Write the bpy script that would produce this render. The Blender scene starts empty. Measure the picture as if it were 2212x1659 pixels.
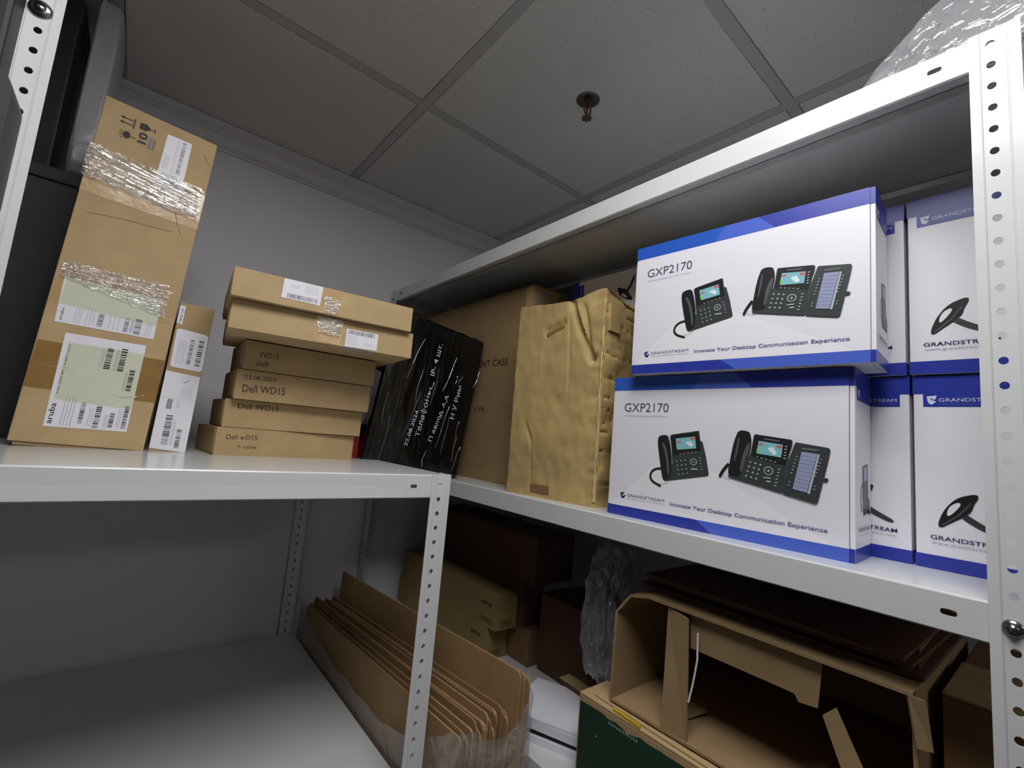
import bpy, bmesh, math, random
from mathutils import Matrix, Vector, noise, Euler
random.seed(7)
SC = bpy.context.scene
COL = SC.collection
R = math.radians
FLOOR, CEIL = -1.9, 0.818      # heights relative to the camera, metres

# ---------------------------------------------------------------- camera, world, exposure
a, b, g = R(-39.15), R(6.95), R(-5.0)
Mr = Matrix.Rotation(a, 3, 'Z') @ Matrix.Rotation(b, 3, 'X') @ Matrix.Rotation(g, 3, 'Y')
right, fwd, up = Mr.col[0], Mr.col[1], Mr.col[2]
cam_data = bpy.data.cameras.new('camera'); cam = bpy.data.objects.new('camera', cam_data); COL.objects.link(cam)
cam_data.sensor_width = 36.0; cam_data.sensor_fit = 'HORIZONTAL'; cam_data.lens = 36.0 * 1000.0 / 2212.0
cam_data.clip_start = 0.01
cam.matrix_world = Matrix((( right.x, up.x, -fwd.x, 0), (right.y, up.y, -fwd.y, 0), (right.z, up.z, -fwd.z, 0), (0, 0, 0, 1)))
SC.camera = cam
world = bpy.data.worlds.new('world'); SC.world = world; world.use_nodes = True
world.node_tree.nodes['Background'].inputs[0].default_value = (0.75, 0.8, 0.9, 1)
world.node_tree.nodes['Background'].inputs[1].default_value = 0.02
SC.view_settings.view_transform = 'Standard'; SC.view_settings.look = 'None'
SC.view_settings.gamma = 1.0; SC.view_settings.use_curve_mapping = False
SC.view_settings.exposure = 0.08
PANEL_W = 12.0                 # radiance of the ceiling panels

# ---------------------------------------------------------------- materials
MATS = {}
def srgb(r, g_, b_):
    f = lambda c: (c / 255 / 12.92) if c / 255 <= 0.04045 else ((c / 255 + 0.055) / 1.055) ** 2.4
    return (f(r), f(g_), f(b_), 1)
def mat(name, col, rough=0.6, metal=0.0, noise_amt=0.0, noise_scale=40, bump=0.0, bump_scale=200, stretch=(1, 1, 1), emit=0, coat=0.0, spec=0.5):
    if name in MATS: return MATS[name]
    m = bpy.data.materials.new(name); m.use_nodes = True; nt = m.node_tree; p = nt.nodes['Principled BSDF']
    p.inputs['Base Color'].default_value = col; p.inputs['Roughness'].default_value = rough; p.inputs['Metallic'].default_value = metal
    p.inputs['Specular IOR Level'].default_value = spec
    if coat: p.inputs['Coat Weight'].default_value = coat; p.inputs['Coat Roughness'].default_value = 0.15
    if emit:
        p.inputs['Emission Color'].default_value = col; p.inputs['Emission Strength'].default_value = emit
    tc = nt.nodes.new('ShaderNodeTexCoord'); mp = nt.nodes.new('ShaderNodeMapping'); mp.inputs['Scale'].default_value = stretch
    nt.links.new(tc.outputs['Object'], mp.inputs['Vector'])
    if noise_amt:
        n = nt.nodes.new('ShaderNodeTexNoise'); n.inputs['Scale'].default_value = noise_scale; n.inputs['Detail'].default_value = 6
        nt.links.new(mp.outputs[0], n.inputs['Vector'])
        r = nt.nodes.new('ShaderNodeMapRange'); r.inputs[1].default_value = 0.3; r.inputs[2].default_value = 0.7
        r.inputs[3].default_value = 1 - noise_amt; r.inputs[4].default_value = 1 + noise_amt
        nt.links.new(n.outputs[0], r.inputs[0])
        v = nt.nodes.new('ShaderNodeVectorMath'); v.operation = 'SCALE'; v.inputs[0].default_value = col[:3]
        nt.links.new(r.outputs[0], v.inputs['Scale']); nt.links.new(v.outputs[0], p.inputs['Base Color'])
    if bump:
        n = nt.nodes.new('ShaderNodeTexNoise'); n.inputs['Scale'].default_value = bump_scale; n.inputs['Detail'].default_value = 4
        nt.links.new(mp.outputs[0], n.inputs['Vector'])
        bp = nt.nodes.new('ShaderNodeBump'); bp.inputs['Strength'].default_value = bump; bp.inputs['Distance'].default_value = 0.002
        nt.links.new(n.outputs[0], bp.inputs['Height']); nt.links.new(bp.outputs[0], p.inputs['Normal'])
    MATS[name] = m; return m
def kraft(name, col, amt=0.08):
    """cardboard: fibre noise plus faint corrugation lines"""
    if name in MATS: return MATS[name]
    m = mat(name, col, 0.75, noise_amt=amt, noise_scale=18, spec=0.25)
    nt = m.node_tree; p = nt.nodes['Principled BSDF']
    tc = nt.nodes.new('ShaderNodeTexCoord'); w = nt.nodes.new('ShaderNodeTexWave'); w.bands_direction = 'X'
    w.inputs['Scale'].default_value = 45; w.inputs['Distortion'].default_value = 0.6; w.inputs['Detail Scale'].default_value = 8
    n = nt.nodes.new('ShaderNodeTexNoise'); n.inputs['Scale'].default_value = 500
    nt.links.new(tc.outputs['Object'], w.inputs['Vector']); nt.links.new(tc.outputs['Object'], n.inputs['Vector'])
    ad = nt.nodes.new('ShaderNodeMath'); ad.operation = 'ADD'
    nt.links.new(w.outputs['Fac'], ad.inputs[0]); nt.links.new(n.outputs[0], ad.inputs[1])
    bp = nt.nodes.new('ShaderNodeBump'); bp.inputs['Strength'].default_value = 0.10; bp.inputs['Distance'].default_value = 0.0006
    nt.links.new(ad.outputs[0], bp.inputs['Height']); nt.links.new(bp.outputs[0], p.inputs['Normal'])
    return m
def film(name, col, clear=0.6, rough=0.12, bump=0.6, scale=30, stretch=(1, 1, 1), gloss=0.3, vor=False):
    """thin clear plastic: transparent, a milky body and glossy wrinkles"""
    if name in MATS: return MATS[name]
    m = bpy.data.materials.new(name); m.use_nodes = True; nt = m.node_tree; nt.nodes.clear()
    out = nt.nodes.new('ShaderNodeOutputMaterial'); tr = nt.nodes.new('ShaderNodeBsdfTransparent')
    df = nt.nodes.new('ShaderNodeBsdfDiffuse'); df.inputs[0].default_value = col
    tl = nt.nodes.new('ShaderNodeBsdfTranslucent'); tl.inputs[0].default_value = col
    gl = nt.nodes.new('ShaderNodeBsdfGlossy'); gl.inputs['Roughness'].default_value = rough; gl.inputs[0].default_value = (1, 1, 1, 1)
    md = nt.nodes.new('ShaderNodeMixShader'); md.inputs[0].default_value = 0.4
    m1 = nt.nodes.new('ShaderNodeMixShader'); m1.inputs[0].default_value = 1 - clear
    m2 = nt.nodes.new('ShaderNodeMixShader'); m2.inputs[0].default_value = gloss
    nt.links.new(df.outputs[0], md.inputs[1]); nt.links.new(tl.outputs[0], md.inputs[2])
    nt.links.new(tr.outputs[0], m1.inputs[1]); nt.links.new(md.outputs[0], m1.inputs[2])
    nt.links.new(m1.outputs[0], m2.inputs[1]); nt.links.new(gl.outputs[0], m2.inputs[2]); nt.links.new(m2.outputs[0], out.inputs[0])
    tc = nt.nodes.new('ShaderNodeTexCoord'); mp = nt.nodes.new('ShaderNodeMapping'); mp.inputs['Scale'].default_value = stretch
    nt.links.new(tc.outputs['Object'], mp.inputs[0])
    if vor:
        n = nt.nodes.new('ShaderNodeTexVoronoi'); n.inputs['Scale'].default_value = scale
    else:
        n = nt.nodes.new('ShaderNodeTexNoise'); n.inputs['Scale'].default_value = scale; n.inputs['Detail'].default_value = 3; n.inputs['Distortion'].default_value = 0.8
    nt.links.new(mp.outputs[0], n.inputs['Vector'])
    bp = nt.nodes.new('ShaderNodeBump'); bp.inputs['Strength'].default_value = bump; bp.inputs['Distance'].default_value = 0.01
    nt.links.new(n.outputs[0], bp.inputs['Height'])
    for s in (df, tl, gl): nt.links.new(bp.outputs[0], s.inputs['Normal'])
    MATS[name] = m; return m

STEEL = mat('white_powder_coat', srgb(208, 211, 213), 0.20, spec=0.5, bump=0.02, bump_scale=900)
BOLT = mat('zinc_bolt', srgb(150, 152, 150), 0.22, 1.0)
WALLM = mat('lilac_white_paint', srgb(214, 213, 219), 0.8, bump=0.15, bump_scale=120)
CORN = mat('white_cornice', srgb(206, 204, 210), 0.6)
BARM = mat('ceiling_bar_paint', srgb(188, 187, 186), 0.5)
KR = kraft('kraft_card', srgb(184, 159, 120)); KRD = kraft('brown_card', srgb(150, 125, 92)); KRM = kraft('mid_kraft_card', srgb(172, 147, 108))
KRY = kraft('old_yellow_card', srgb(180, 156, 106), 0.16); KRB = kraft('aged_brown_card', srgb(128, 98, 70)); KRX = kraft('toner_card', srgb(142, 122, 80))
WHITEC = mat('white_gloss_card', srgb(233, 232, 240), 0.32, spec=0.5)
GREYC = mat('pale_grey_print', srgb(226, 225, 236), 0.32)
BLUE = mat('blue_print', srgb(44, 58, 160), 0.30); BLUE2 = mat('light_blue_print', srgb(74, 100, 200), 0.30); BLUE3 = mat('bright_blue_print', srgb(42, 90, 190), 0.30)
NAVY = mat('navy_print', srgb(36, 42, 96), 0.4); SLATE = mat('slate_blue_print', srgb(104, 110, 160), 0.4)
DGREY = mat('dark_grey_print', srgb(72, 74, 92), 0.4); LGREY = mat('light_grey_print', srgb(168, 170, 186), 0.4)
INKBLK = mat('black_ink', srgb(26, 24, 24), 0.6); INKBRN = mat('brown_black_marker', srgb(58, 44, 36), 0.7)
PHB = mat('phone_black_print', srgb(30, 32, 34), 0.35); PHG = mat('phone_grey_print', srgb(56, 62, 64), 0.35); PHH = mat('phone_highlight_print', srgb(84, 88, 94), 0.35)
KEY = mat('key_grey_print', srgb(176, 180, 188), 0.4); SCR = mat('phone_screen_print', srgb(128, 190, 200), 0.3)
SRED = mat('screen_red_print', srgb(214, 96, 90), 0.3); SGRN = mat('screen_green_print', srgb(130, 200, 70), 0.3); SWHT = mat('screen_white_print', srgb(220, 236, 240), 0.3)
LCD = mat('lcd_print', srgb(148, 156, 190), 0.3); LCDL = mat('lcd_line_print', srgb(112, 118, 150), 0.3)
PAPER = mat('label_paper', srgb(228, 227, 236), 0.45); PAPERT = mat('taped_label_paper', srgb(206, 210, 190), 0.30)
WPRINT = mat('white_print', srgb(214, 220, 236), 0.4)
BROWNTAPE = mat('brown_tape', srgb(142, 110, 62), 0.25, noise_amt=0.08, noise_scale=20, bump=0.3, bump_scale=60)
BEIGETAPE = mat('clear_tape_on_card', srgb(186, 154, 110), 0.18, bump=0.35, bump_scale=40)
CLEAR = film('clear_wrinkled_tape', (0.9, 0.87, 0.82, 1), 0.80, 0.06, 1.0, 9, (6, 1, 22), 0.30)
GLEAM = film('painted_tape_gleam', (0.95, 0.93, 0.9, 1), 0.30, 0.15, 0.4, 60, (1, 1, 1), 0.25)  # milky white that stands in for bright reflections on the tape
BAG = film('cloudy_plastic_bag', (0.74, 0.74, 0.76, 1), 0.72, 0.10, 1.0, 14, (1, 1, 1), 0.13)
BAG2 = film('crumpled_clear_film', (0.34, 0.34, 0.38, 1), 0.55, 0.15, 1.0, 26, (1, 1, 1), 0.16)
BUBBLE = film('bubble_wrap', (0.70, 0.69, 0.75, 1), 0.56, 0.14, 1.0, 42, (1, 1, 1), 0.24)
MILKY = film('milky_plastic', (0.66, 0.64, 0.70, 1), 0.18, 0.35, 0.5, 10, (1, 1, 1), 0.04)
DARKG = mat('dark_grey_plastic', srgb(52, 53, 58), 0.6, noise_amt=0.1, noise_scale=8); BLACKP = mat('black_plastic', srgb(20, 19, 20), 0.6)
GREEN = mat('dark_green_print', srgb(22, 58, 38), 0.45); REDP = mat('red_card', srgb(160, 22, 28), 0.5); YEL = mat('yellow_print', srgb(214, 176, 30), 0.5)
HOLE = mat('dark_hole', srgb(14, 14, 16), 0.9)
BRASS = mat('aged_brass', srgb(120, 108, 84), 0.35, 0.9); REDG = mat('red_glass_bulb', srgb(120, 10, 14), 0.1); CHROME = mat('chrome_cup', srgb(104, 102, 96), 0.3, 1.0)
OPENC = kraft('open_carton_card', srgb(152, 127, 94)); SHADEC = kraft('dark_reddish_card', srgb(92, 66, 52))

def tile_mat():
    m = mat('mineral_fibre_tile', srgb(218, 217, 215), 0.9, bump=0.35, bump_scale=260, spec=0.1)
    nt = m.node_tree; p = nt.nodes['Principled BSDF']; tc = nt.nodes.new('ShaderNodeTexCoord')
    v = nt.nodes.new('ShaderNodeTexVoronoi'); v.inputs['Scale'].default_value = 105; v.inputs['Randomness'].default_value = 1
    w = nt.nodes.new('ShaderNodeTexNoise'); w.inputs['Scale'].default_value = 30
    nt.links.new(tc.outputs['Object'], v.inputs['Vector']); nt.links.new(tc.outputs['Object'], w.inputs['Vector'])
    s = nt.nodes.new('ShaderNodeMapRange'); s.inputs[1].default_value = 0.07; s.inputs[2].default_value = 0.17; s.inputs[3].default_value = 0.0; s.inputs[4].default_value = 1
    t = nt.nodes.new('ShaderNodeMapRange'); t.inputs[1].default_value = 0.47; t.inputs[2].default_value = 0.53; t.inputs[3].default_value = 1; t.inputs[4].default_value = 0
    nt.links.new(v.outputs['Distance'], s.inputs[0]); nt.links.new(w.outputs[0], t.inputs[0])
    mx = nt.nodes.new('ShaderNodeMath'); mx.operation = 'MAXIMUM'; nt.links.new(s.outputs[0], mx.inputs[0]); nt.links.new(t.outputs[0], mx.inputs[1])
    c = nt.nodes.new('ShaderNodeMix'); c.data_type = 'RGBA'; c.inputs['A'].default_value = srgb(140, 136, 130); c.inputs['B'].default_value = srgb(218, 217, 215)
    nt.links.new(mx.outputs[0], c.inputs['Factor']); nt.links.new(c.outputs['Result'], p.inputs['Base Color'])
    return m
TILE = tile_mat()

def black_film():
    m = mat('black_stretch_film', srgb(12, 12, 13), 0.16, spec=0.6)
    nt = m.node_tree; p = nt.nodes['Principled BSDF']; tc = nt.nodes.new('ShaderNodeTexCoord'); mp = nt.nodes.new('ShaderNodeMapping')
    mp.inputs['Scale'].default_value = (5.0, 3.0, 1.0); mp.inputs['Rotation'].default_value = (0, R(9), 0)
    n = nt.nodes.new('ShaderNodeTexNoise'); n.inputs['Scale'].default_value = 11; n.inputs['Detail'].default_value = 4; n.inputs['Distortion'].default_value = 1.2
    bp = nt.nodes.new('ShaderNodeBump'); bp.inputs['Strength'].default_value = 0.42; bp.inputs['Distance'].default_value = 0.005
    nt.links.new(tc.outputs['Object'], mp.inputs[0]); nt.links.new(mp.outputs[0], n.inputs['Vector']); nt.links.new(n.outputs[0], bp.inputs['Height']); nt.links.new(bp.outputs[0], p.inputs['Normal'])
    return m
BFILM = black_film()

# ---------------------------------------------------------------- geometry helpers
def link(name, me, mats, parent=None, M=None, smooth=False):
    for m in (mats if isinstance(mats, (list, tuple)) else [mats]): me.materials.append(m)
    if smooth:
        for p in me.polygons: p.use_smooth = True
    o = bpy.data.objects.new(name, me); COL.objects.link(o)
    if parent is not None: o.parent = parent
    if M is not None: o.matrix_local = M
    return o
def bm_obj(name, bm, mats, parent=None, M=None, smooth=False):
    bmesh.ops.recalc_face_normals(bm, faces=bm.faces)
    me = bpy.data.meshes.new(name); bm.to_mesh(me); bm.free()
    return link(name, me, mats, parent, M, smooth)
def py_obj(name, vs, fs, mats, parent=None, mi=None, smooth=False, M=None):
    me = bpy.data.meshes.new(name); me.from_pydata([tuple(v) for v in vs], [], fs); me.update()
    o = link(name, me, mats, parent, M, smooth)
    if mi: me.polygons.foreach_set('material_index', mi)
    return o
def add_box(bm, x0, x1, y0, y1, z0, z1, bevel=0.0, M=None, mi=0):
    r = bmesh.ops.create_cube(bm, size=1); vs = r['verts']
    bmesh.ops.scale(bm, vec=(x1 - x0, y1 - y0, z1 - z0), verts=vs); bmesh.ops.translate(bm, vec=((x0 + x1) / 2, (y0 + y1) / 2, (z0 + z1) / 2), verts=vs)
    es = list({e for v in vs for e in v.link_edges}); fs = list({f for v in vs for f in v.link_faces})
    for f in fs: f.material_index = mi
    if bevel: 
        rb = bmesh.ops.bevel(bm, geom=es, offset=bevel, segments=2, affect='EDGES', profile=0.7); vs = list({v for f in rb['faces'] for v in f.verts} | {v for v in vs if v.is_valid})
    if M is not None: bmesh.ops.transform(bm, matrix=M, verts=[v for v in vs if v.is_valid])
    return vs
def box_obj(name, dims, mats, parent=None, bevel=0.0015, M=None):
    bm = bmesh.new(); add_box(bm, *dims, bevel=bevel); return bm_obj(name, bm, mats, parent, M)
def root(name, label, cat, M, group=None):
    o = bpy.data.objects.new(name, None); COL.objects.link(o); o.empty_display_size = 0.05
    o.matrix_world = M; o['label'] = label; o['category'] = cat
    if group: o['group'] = group
    return o
def tag(o, label, cat, group=None):
    o['label'] = label; o['category'] = cat
    if group: o['group'] = group
    return o
def frame(x, y, z, yaw=0, tilt=0, roll=0):
    return Matrix.Translation((x, y, z)) @ Matrix.Rotation(R(yaw), 4, 'Z') @ Matrix.Rotation(R(roll), 4, 'Y') @ Matrix.Rotation(R(tilt), 4, 'X')
def solidify(o, t, off=-1):
    m = o.modifiers.new('thickness', 'SOLIDIFY'); m.thickness = t; m.offset = off; return o
def hash_n(x, y, z=0): return noise.noise(Vector((x, y, z)))

_txt = {}
def text_geo(s, bold=0.0):
    k = (s, bold)
    if k in _txt: return _txt[k]
    c = bpy.data.curves.new('txt', 'FONT'); c.body = s; c.size = 1; c.resolution_u = 4; c.offset = bold
    o = bpy.data.objects.new('txt', c); COL.objects.link(o)
    me = bpy.data.meshes.new_from_object(o.evaluated_get(bpy.context.evaluated_depsgraph_get()))
    vs = [(v.co.x, v.co.y) for v in me.vertices]; fs = [tuple(p.vertices) for p in me.polygons]
    bpy.data.objects.remove(o); bpy.data.curves.remove(c); bpy.data.meshes.remove(me)
    _txt[k] = (vs, fs); return _txt[k]

def sm(pts, closed=True, n=2):
    """round the corners of an outline (Chaikin)"""
    for _ in range(n):
        out = []; m = len(pts)
        for i in range(m if closed else m - 1):
            p, q = pts[i], pts[(i + 1) % m]
            out += [(p[0] * .75 + q[0] * .25, p[1] * .75 + q[1] * .25), (p[0] * .25 + q[0] * .75, p[1] * .25 + q[1] * .75)]
        pts = out if closed else [pts[0]] + out + [pts[-1]]
    return pts
class Print:
    """flat print on one face; u, v in millimetres on the plane O + u*U + v*V, normal N"""
    def __init__(s, O=(0, 0, 0), U=(1, 0, 0), V=(0, 0, 1), base=0.0004):
        s.O, s.U, s.V = Vector(O), Vector(U), Vector(V); s.N = s.U.cross(s.V); s.base = base
        s.vs, s.fs, s.mi, s.mats, s.lev = [], [], [], [], 0; s.done = []
    def cut(s, name):
        """what was drawn since the last cut becomes a part of its own, called name"""
        s.done.append((name, s.vs, s.fs, s.mi, s.mats)); s.vs, s.fs, s.mi, s.mats = [], [], [], []
    def _add(s, pts, faces, m, raise_=True):
        if m not in s.mats: s.mats.append(m)
        i = len(s.vs); h = s.base + s.lev * 0.00005
        for (u, v) in pts: s.vs.append(s.O + s.U * u * 0.001 + s.V * v * 0.001 + s.N * h)
        for f in faces: s.fs.append(tuple(i + k for k in f)); s.mi.append(s.mats.index(m))
        if raise_: s.lev += 1
    def poly(s, pts, m, up_=True):
        s._add(pts, [tuple(range(len(pts)))], m, up_)
    def rect(s, u0, v0, u1, v1, m, up_=True): s.poly([(u0, v0), (u1, v0), (u1, v1), (u0, v1)], m, up_)
    def disc(s, u, v, ru, m, rv=None, n=12, up_=False): s.poly([(u + ru * math.cos(6.2832 * k / n), v + (rv or ru) * math.sin(6.2832 * k / n)) for k in range(n)], m, up_)
    def stroke(s, pts, w, m, up_=True):
        n = len(pts); L, Rr = [], []
        for i, (u, v) in enumerate(pts):
            p0 = pts[max(i - 1, 0)]; p1 = pts[min(i + 1, n - 1)]
            dx, dy = p1[0] - p0[0], p1[1] - p0[1]; d = math.hypot(dx, dy) or 1; ww = w if not isinstance(w, (list, tuple)) else w[i]
            L.append((u - dy / d * ww / 2, v + dx / d * ww / 2)); Rr.append((u + dy / d * ww / 2, v - dx / d * ww / 2))
        s._add(L + Rr, [(i, n + i, n + i + 1, i + 1) for i in range(n - 1)], m, up_)
    def text(s, body, u, v, width, cap, m, rot=0, bold=0.0, jitter=0.0, warp=None):
        vs, fs = text_geo(body, bold)
        if not vs: return
        x0 = min(p[0] for p in vs); x1 = max(p[0] for p in vs); k = width / max(x1 - x0, 1e-6); kc = cap / 0.7
        c, sn = math.cos(R(rot)), math.sin(R(rot)); out = []
        for (x, y) in vs:
            X = (x - x0) * k; Y = y * kc
            if jitter: Y += jitter * math.sin(X * 0.55 + len(body)) ; X += jitter * 0.6 * math.sin(Y * 0.9 + X * 0.2)
            out.append((u + X * c - Y * sn, v + X * sn + Y * c))
        s._add(out, fs, m)
    def barcode(s, u0, v0, u1, v1, m, horiz_bars=True, n=26, seed=1):
        rr = random.Random(seed); t = 0.0; L = (v1 - v0) if horiz_bars else (u1 - u0); st = abs(L) / n; sg = 1 if L > 0 else -1
        while t < abs(L):
            w = st * rr.choice((0.4, 0.6, 1.0)); w = min(w, abs(L) - t)
            if horiz_bars: s.rect(u0, v0 + sg * t, u1, v0 + sg * (t + w), m, False)
            else: s.rect(u0 + sg * t, v0, u0 + sg * (t + w), v1, m, False)
            t += w + st * rr.choice((0.4, 0.7, 1.1))
        s.lev += 1
    def fine(s, u0, v0, u1, v1, m, rows=4, vertical=False, h=0.8, seed=3):
        """lines of print too small to read"""
        rr = random.Random(seed)
        for k in range(rows):
            f = (k + 0.5) / rows
            if vertical:
                u = u0 + (u1 - u0) * f; v = v0
                while v < v1 - 1:
                    l = rr.uniform(1.5, 5); s.rect(u, v, u + h, min(v + l, v1), m, False); v += l + 0.9
            else:
                v = v0 + (v1 - v0) * f; u = u0
                while u < u1 - 1:
                    l = rr.uniform(1.5, 5); s.rect(u, v, min(u + l, u1), v + h, m, False); u += l + 0.9
        s.lev += 1
    def build(s, name, parent, label=None):
        for nm, vs_, fs_, mi_, mats_ in s.done:
            s._make(nm, vs_, fs_, mi_, mats_, parent)
        if not s.fs: return None
        o = s._make(name, s.vs, s.fs, s.mi, s.mats, parent)
        if label: o['label'] = label
        return o
    def _make(s, name, vs_, fs_, mi_, mats_, parent):
        o = py_obj(name, vs_, fs_, mats_, parent, mi_)
        # make every print face outwards
        me = o.data
        flip = [p.index for p in me.polygons if p.normal.dot(s.N) < 0]
        if flip:
            bm = bmesh.new(); bm.from_mesh(me); bm.faces.ensure_lookup_table(); bmesh.ops.reverse_faces(bm, faces=[bm.faces[i] for i in flip]); bm.to_mesh(me); bm.free()
        return o

def perf(cells_len, width, holes, nseg=12, step=None):
    """flat strip (s along, t across) with elliptical or slot holes; returns verts, faces"""
    vs, fs = [], []
    def quad(s0, s1, t0, t1):
        i = len(vs); vs.extend([(s0, t0), (s1, t0), (s1, t1), (s0, t1)]); fs.append((i, i + 1, i + 2, i + 3))
    cur = 0.0
    for (hs, ht, rs, rt, cell) in holes:
        a0, a1 = hs - cell / 2, hs + cell / 2
        if a0 > cur + 1e-6: quad(cur, a0, 0, width)
        ring, outer = [], []
        angs = sorted([2 * math.pi * k / nseg for k in range(nseg)] + [math.atan2(y - ht, x - hs) % (2 * math.pi) for x in (a0, a1) for y in (0, width)])
        for an in angs:
            c, sn = math.cos(an), math.sin(an)
            if rs > rt * 1.3:
                e = rs - rt; ring.append((hs + (e if c > 0 else -e) * (1 if abs(c) > 1e-6 else 0) + rt * c, ht + rt * sn))
            else: ring.append((hs + rs * c, ht + rt * sn))
            k = min(((a1 - hs) / c if c > 1e-9 else (a0 - hs) / c if c < -1e-9 else 9e9), ((width - ht) / sn if sn > 1e-9 else (0 - ht) / sn if sn < -1e-9 else 9e9))
            outer.append((hs + k * c, ht + k * sn))
        n = len(ring); i = len(vs); vs.extend(ring + outer)
        for k in range(n): fs.append((i + k, i + n + k, i + n + (k + 1) % n, i + (k + 1) % n))
        cur = a1
    if cur < cells_len - 1e-6: quad(cur, cells_len, 0, width)
    return vs, fs

def post(parent, x, y, z0, z1, sx, sy, hz, pitch=0.025, name='post', plates=0.0012):
    """slotted angle post: outer corner at (x, y), flanges run towards sx and sy; hz = height of one hole"""
    W = 0.039; vs, fs = [], []
    def place(s_, t_, d_, fl):            # s_ up, t_ across from the free edge, d_ depth of the pressed groove
        t_ = W - t_
        return (x + sx * t_, y + sy * d_, z0 + s_) if fl == 0 else (x + sx * d_, y + sy * t_, z0 + s_)
    L = z1 - z0; k0 = math.ceil((z0 + 0.0127 - hz) / pitch); holes = []
    zz = hz + k0 * pitch
    while zz < z1 - 0.0126: holes.append((zz - z0, 0.0075, 0.0040, 0.0037, pitch - 1e-5)); zz += pitch
    for fl in (0, 1):
        prof = [(0, 0.0), (0.0078, 0.0), (0.0086, 0.0009), (0.0095, 0.0)]
        prof2 = [(0.0285, 0.0), (0.0295, 0.0009), (0.0305, 0.0), (W, 0.0)]
        for pr in (prof, prof2):
            for (t0, d0), (t1, d1) in zip(pr[:-1], pr[1:]):
                i = len(vs); vs += [place(0, t0, d0, fl), place(L, t0, d0, fl), place(L, t1, d1, fl), place(0, t1, d1, fl)]; fs.append((i, i + 1, i + 2, i + 3))
        pv, pf = perf(L, 0.019, holes)
        i = len(vs); vs += [place(s_, 0.0095 + t_, 0, fl) for s_, t_ in pv]; fs += [tuple(i + k for k in f) for f in pf]
    bm = bmesh.new(); bv = [bm.verts.new(v) for v in vs]
    for f in fs: bm.faces.new([bv[k] for k in f])
    bmesh.ops.remove_doubles(bm, verts=bm.verts, dist=0.00002)
    o = bm_obj(name, bm, STEEL, parent); m = solidify(o, 0.0013, 0); return o

def shelf(parent, L, D, ztop, lip=0.038, slots=(), x0=0.0, y0=0.0, name='shelf', ribs=()):
    """folded sheet-steel shelf: top, front and rear lips turned under, end plates, slots near the ends"""
    prof = [(0.014, -lip), (0.0012, -lip), (0.0, -lip + 0.0012)]
    prof2 = [(0.0, -0.0018), (0.0006, -0.0006), (0.0018, 0.0), (D - 0.0018, 0.0), (D, -0.0018), (D, -lip + 0.0012), (D - 0.0012, -lip), (D - 0.014, -lip)]
    vs, fs = [], []
    def seg(p, q):
        i = len(vs); vs.extend([(x0, y0 + p[0], ztop + p[1]), (x0 + L, y0 + p[0], ztop + p[1]), (x0 + L, y0 + q[0], ztop + q[1]), (x0, y0 + q[0], ztop + q[1])]); fs.append((i, i + 1, i + 2, i + 3))
    for pr in (prof, prof2):
        for p, q in zip(pr[:-1], pr[1:]): seg(p, q)
    pv, pf = perf(L, lip - 0.003, [(s_, lip / 2 - 0.001, 0.0065, 0.0032, 0.03) for s_ in sorted(slots)])
    i = len(vs); vs += [(x0 + s_, y0, ztop - lip + 0.0012 + t_) for s_, t_ in pv]; fs += [tuple(i + k for k in f) for f in pf]
    for xe in (x0, x0 + L):
        i = len(vs); vs += [(xe, y0 + 0.001, ztop - lip), (xe, y0 + D - 0.001, ztop - lip), (xe, y0 + D - 0.001, ztop - 0.001), (xe, y0 + 0.001, ztop - 0.001)]; fs.append((i, i + 1, i + 2, i + 3))
    for (ra, rb, dz) in ribs:
        pr = [(ra, -0.0015), (ra + 0.004, -dz), (rb - 0.004, -dz), (rb, -0.0015)]
        for p, q in zip(pr[:-1], pr[1:]): seg(p, q)
    bm = bmesh.new(); bv = [bm.verts.new(v) for v in vs]
    for f in fs: bm.faces.new([bv[k] for k in f])
    bmesh.ops.remove_doubles(bm, verts=bm.verts, dist=0.00001)
    o = bm_obj(name, bm, STEEL, parent); solidify(o, 0.0009, 0); return o

def bolt(parent, x, y, z, d, r=0.008):
    """round-headed carriage bolt, head pointing along d"""
    bm = bmesh.new(); bmesh.ops.create_uvsphere(bm, u_segments=16, v_segments=8, radius=r)
    bmesh.ops.scale(bm, vec=(1, 1, 0.5), verts=bm.verts)
    bmesh.ops.create_cone(bm, cap_ends=True, segments=16, radius1=r * 0.5, radius2=r * 0.5, depth=0.012)
    q = Vector(d).to_track_quat('Z', 'Y').to_matrix().to_4x4()
    return bm_obj('bolt', bm, BOLT, parent, Matrix.Translation((x, y, z)) @ q, smooth=True)

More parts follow.
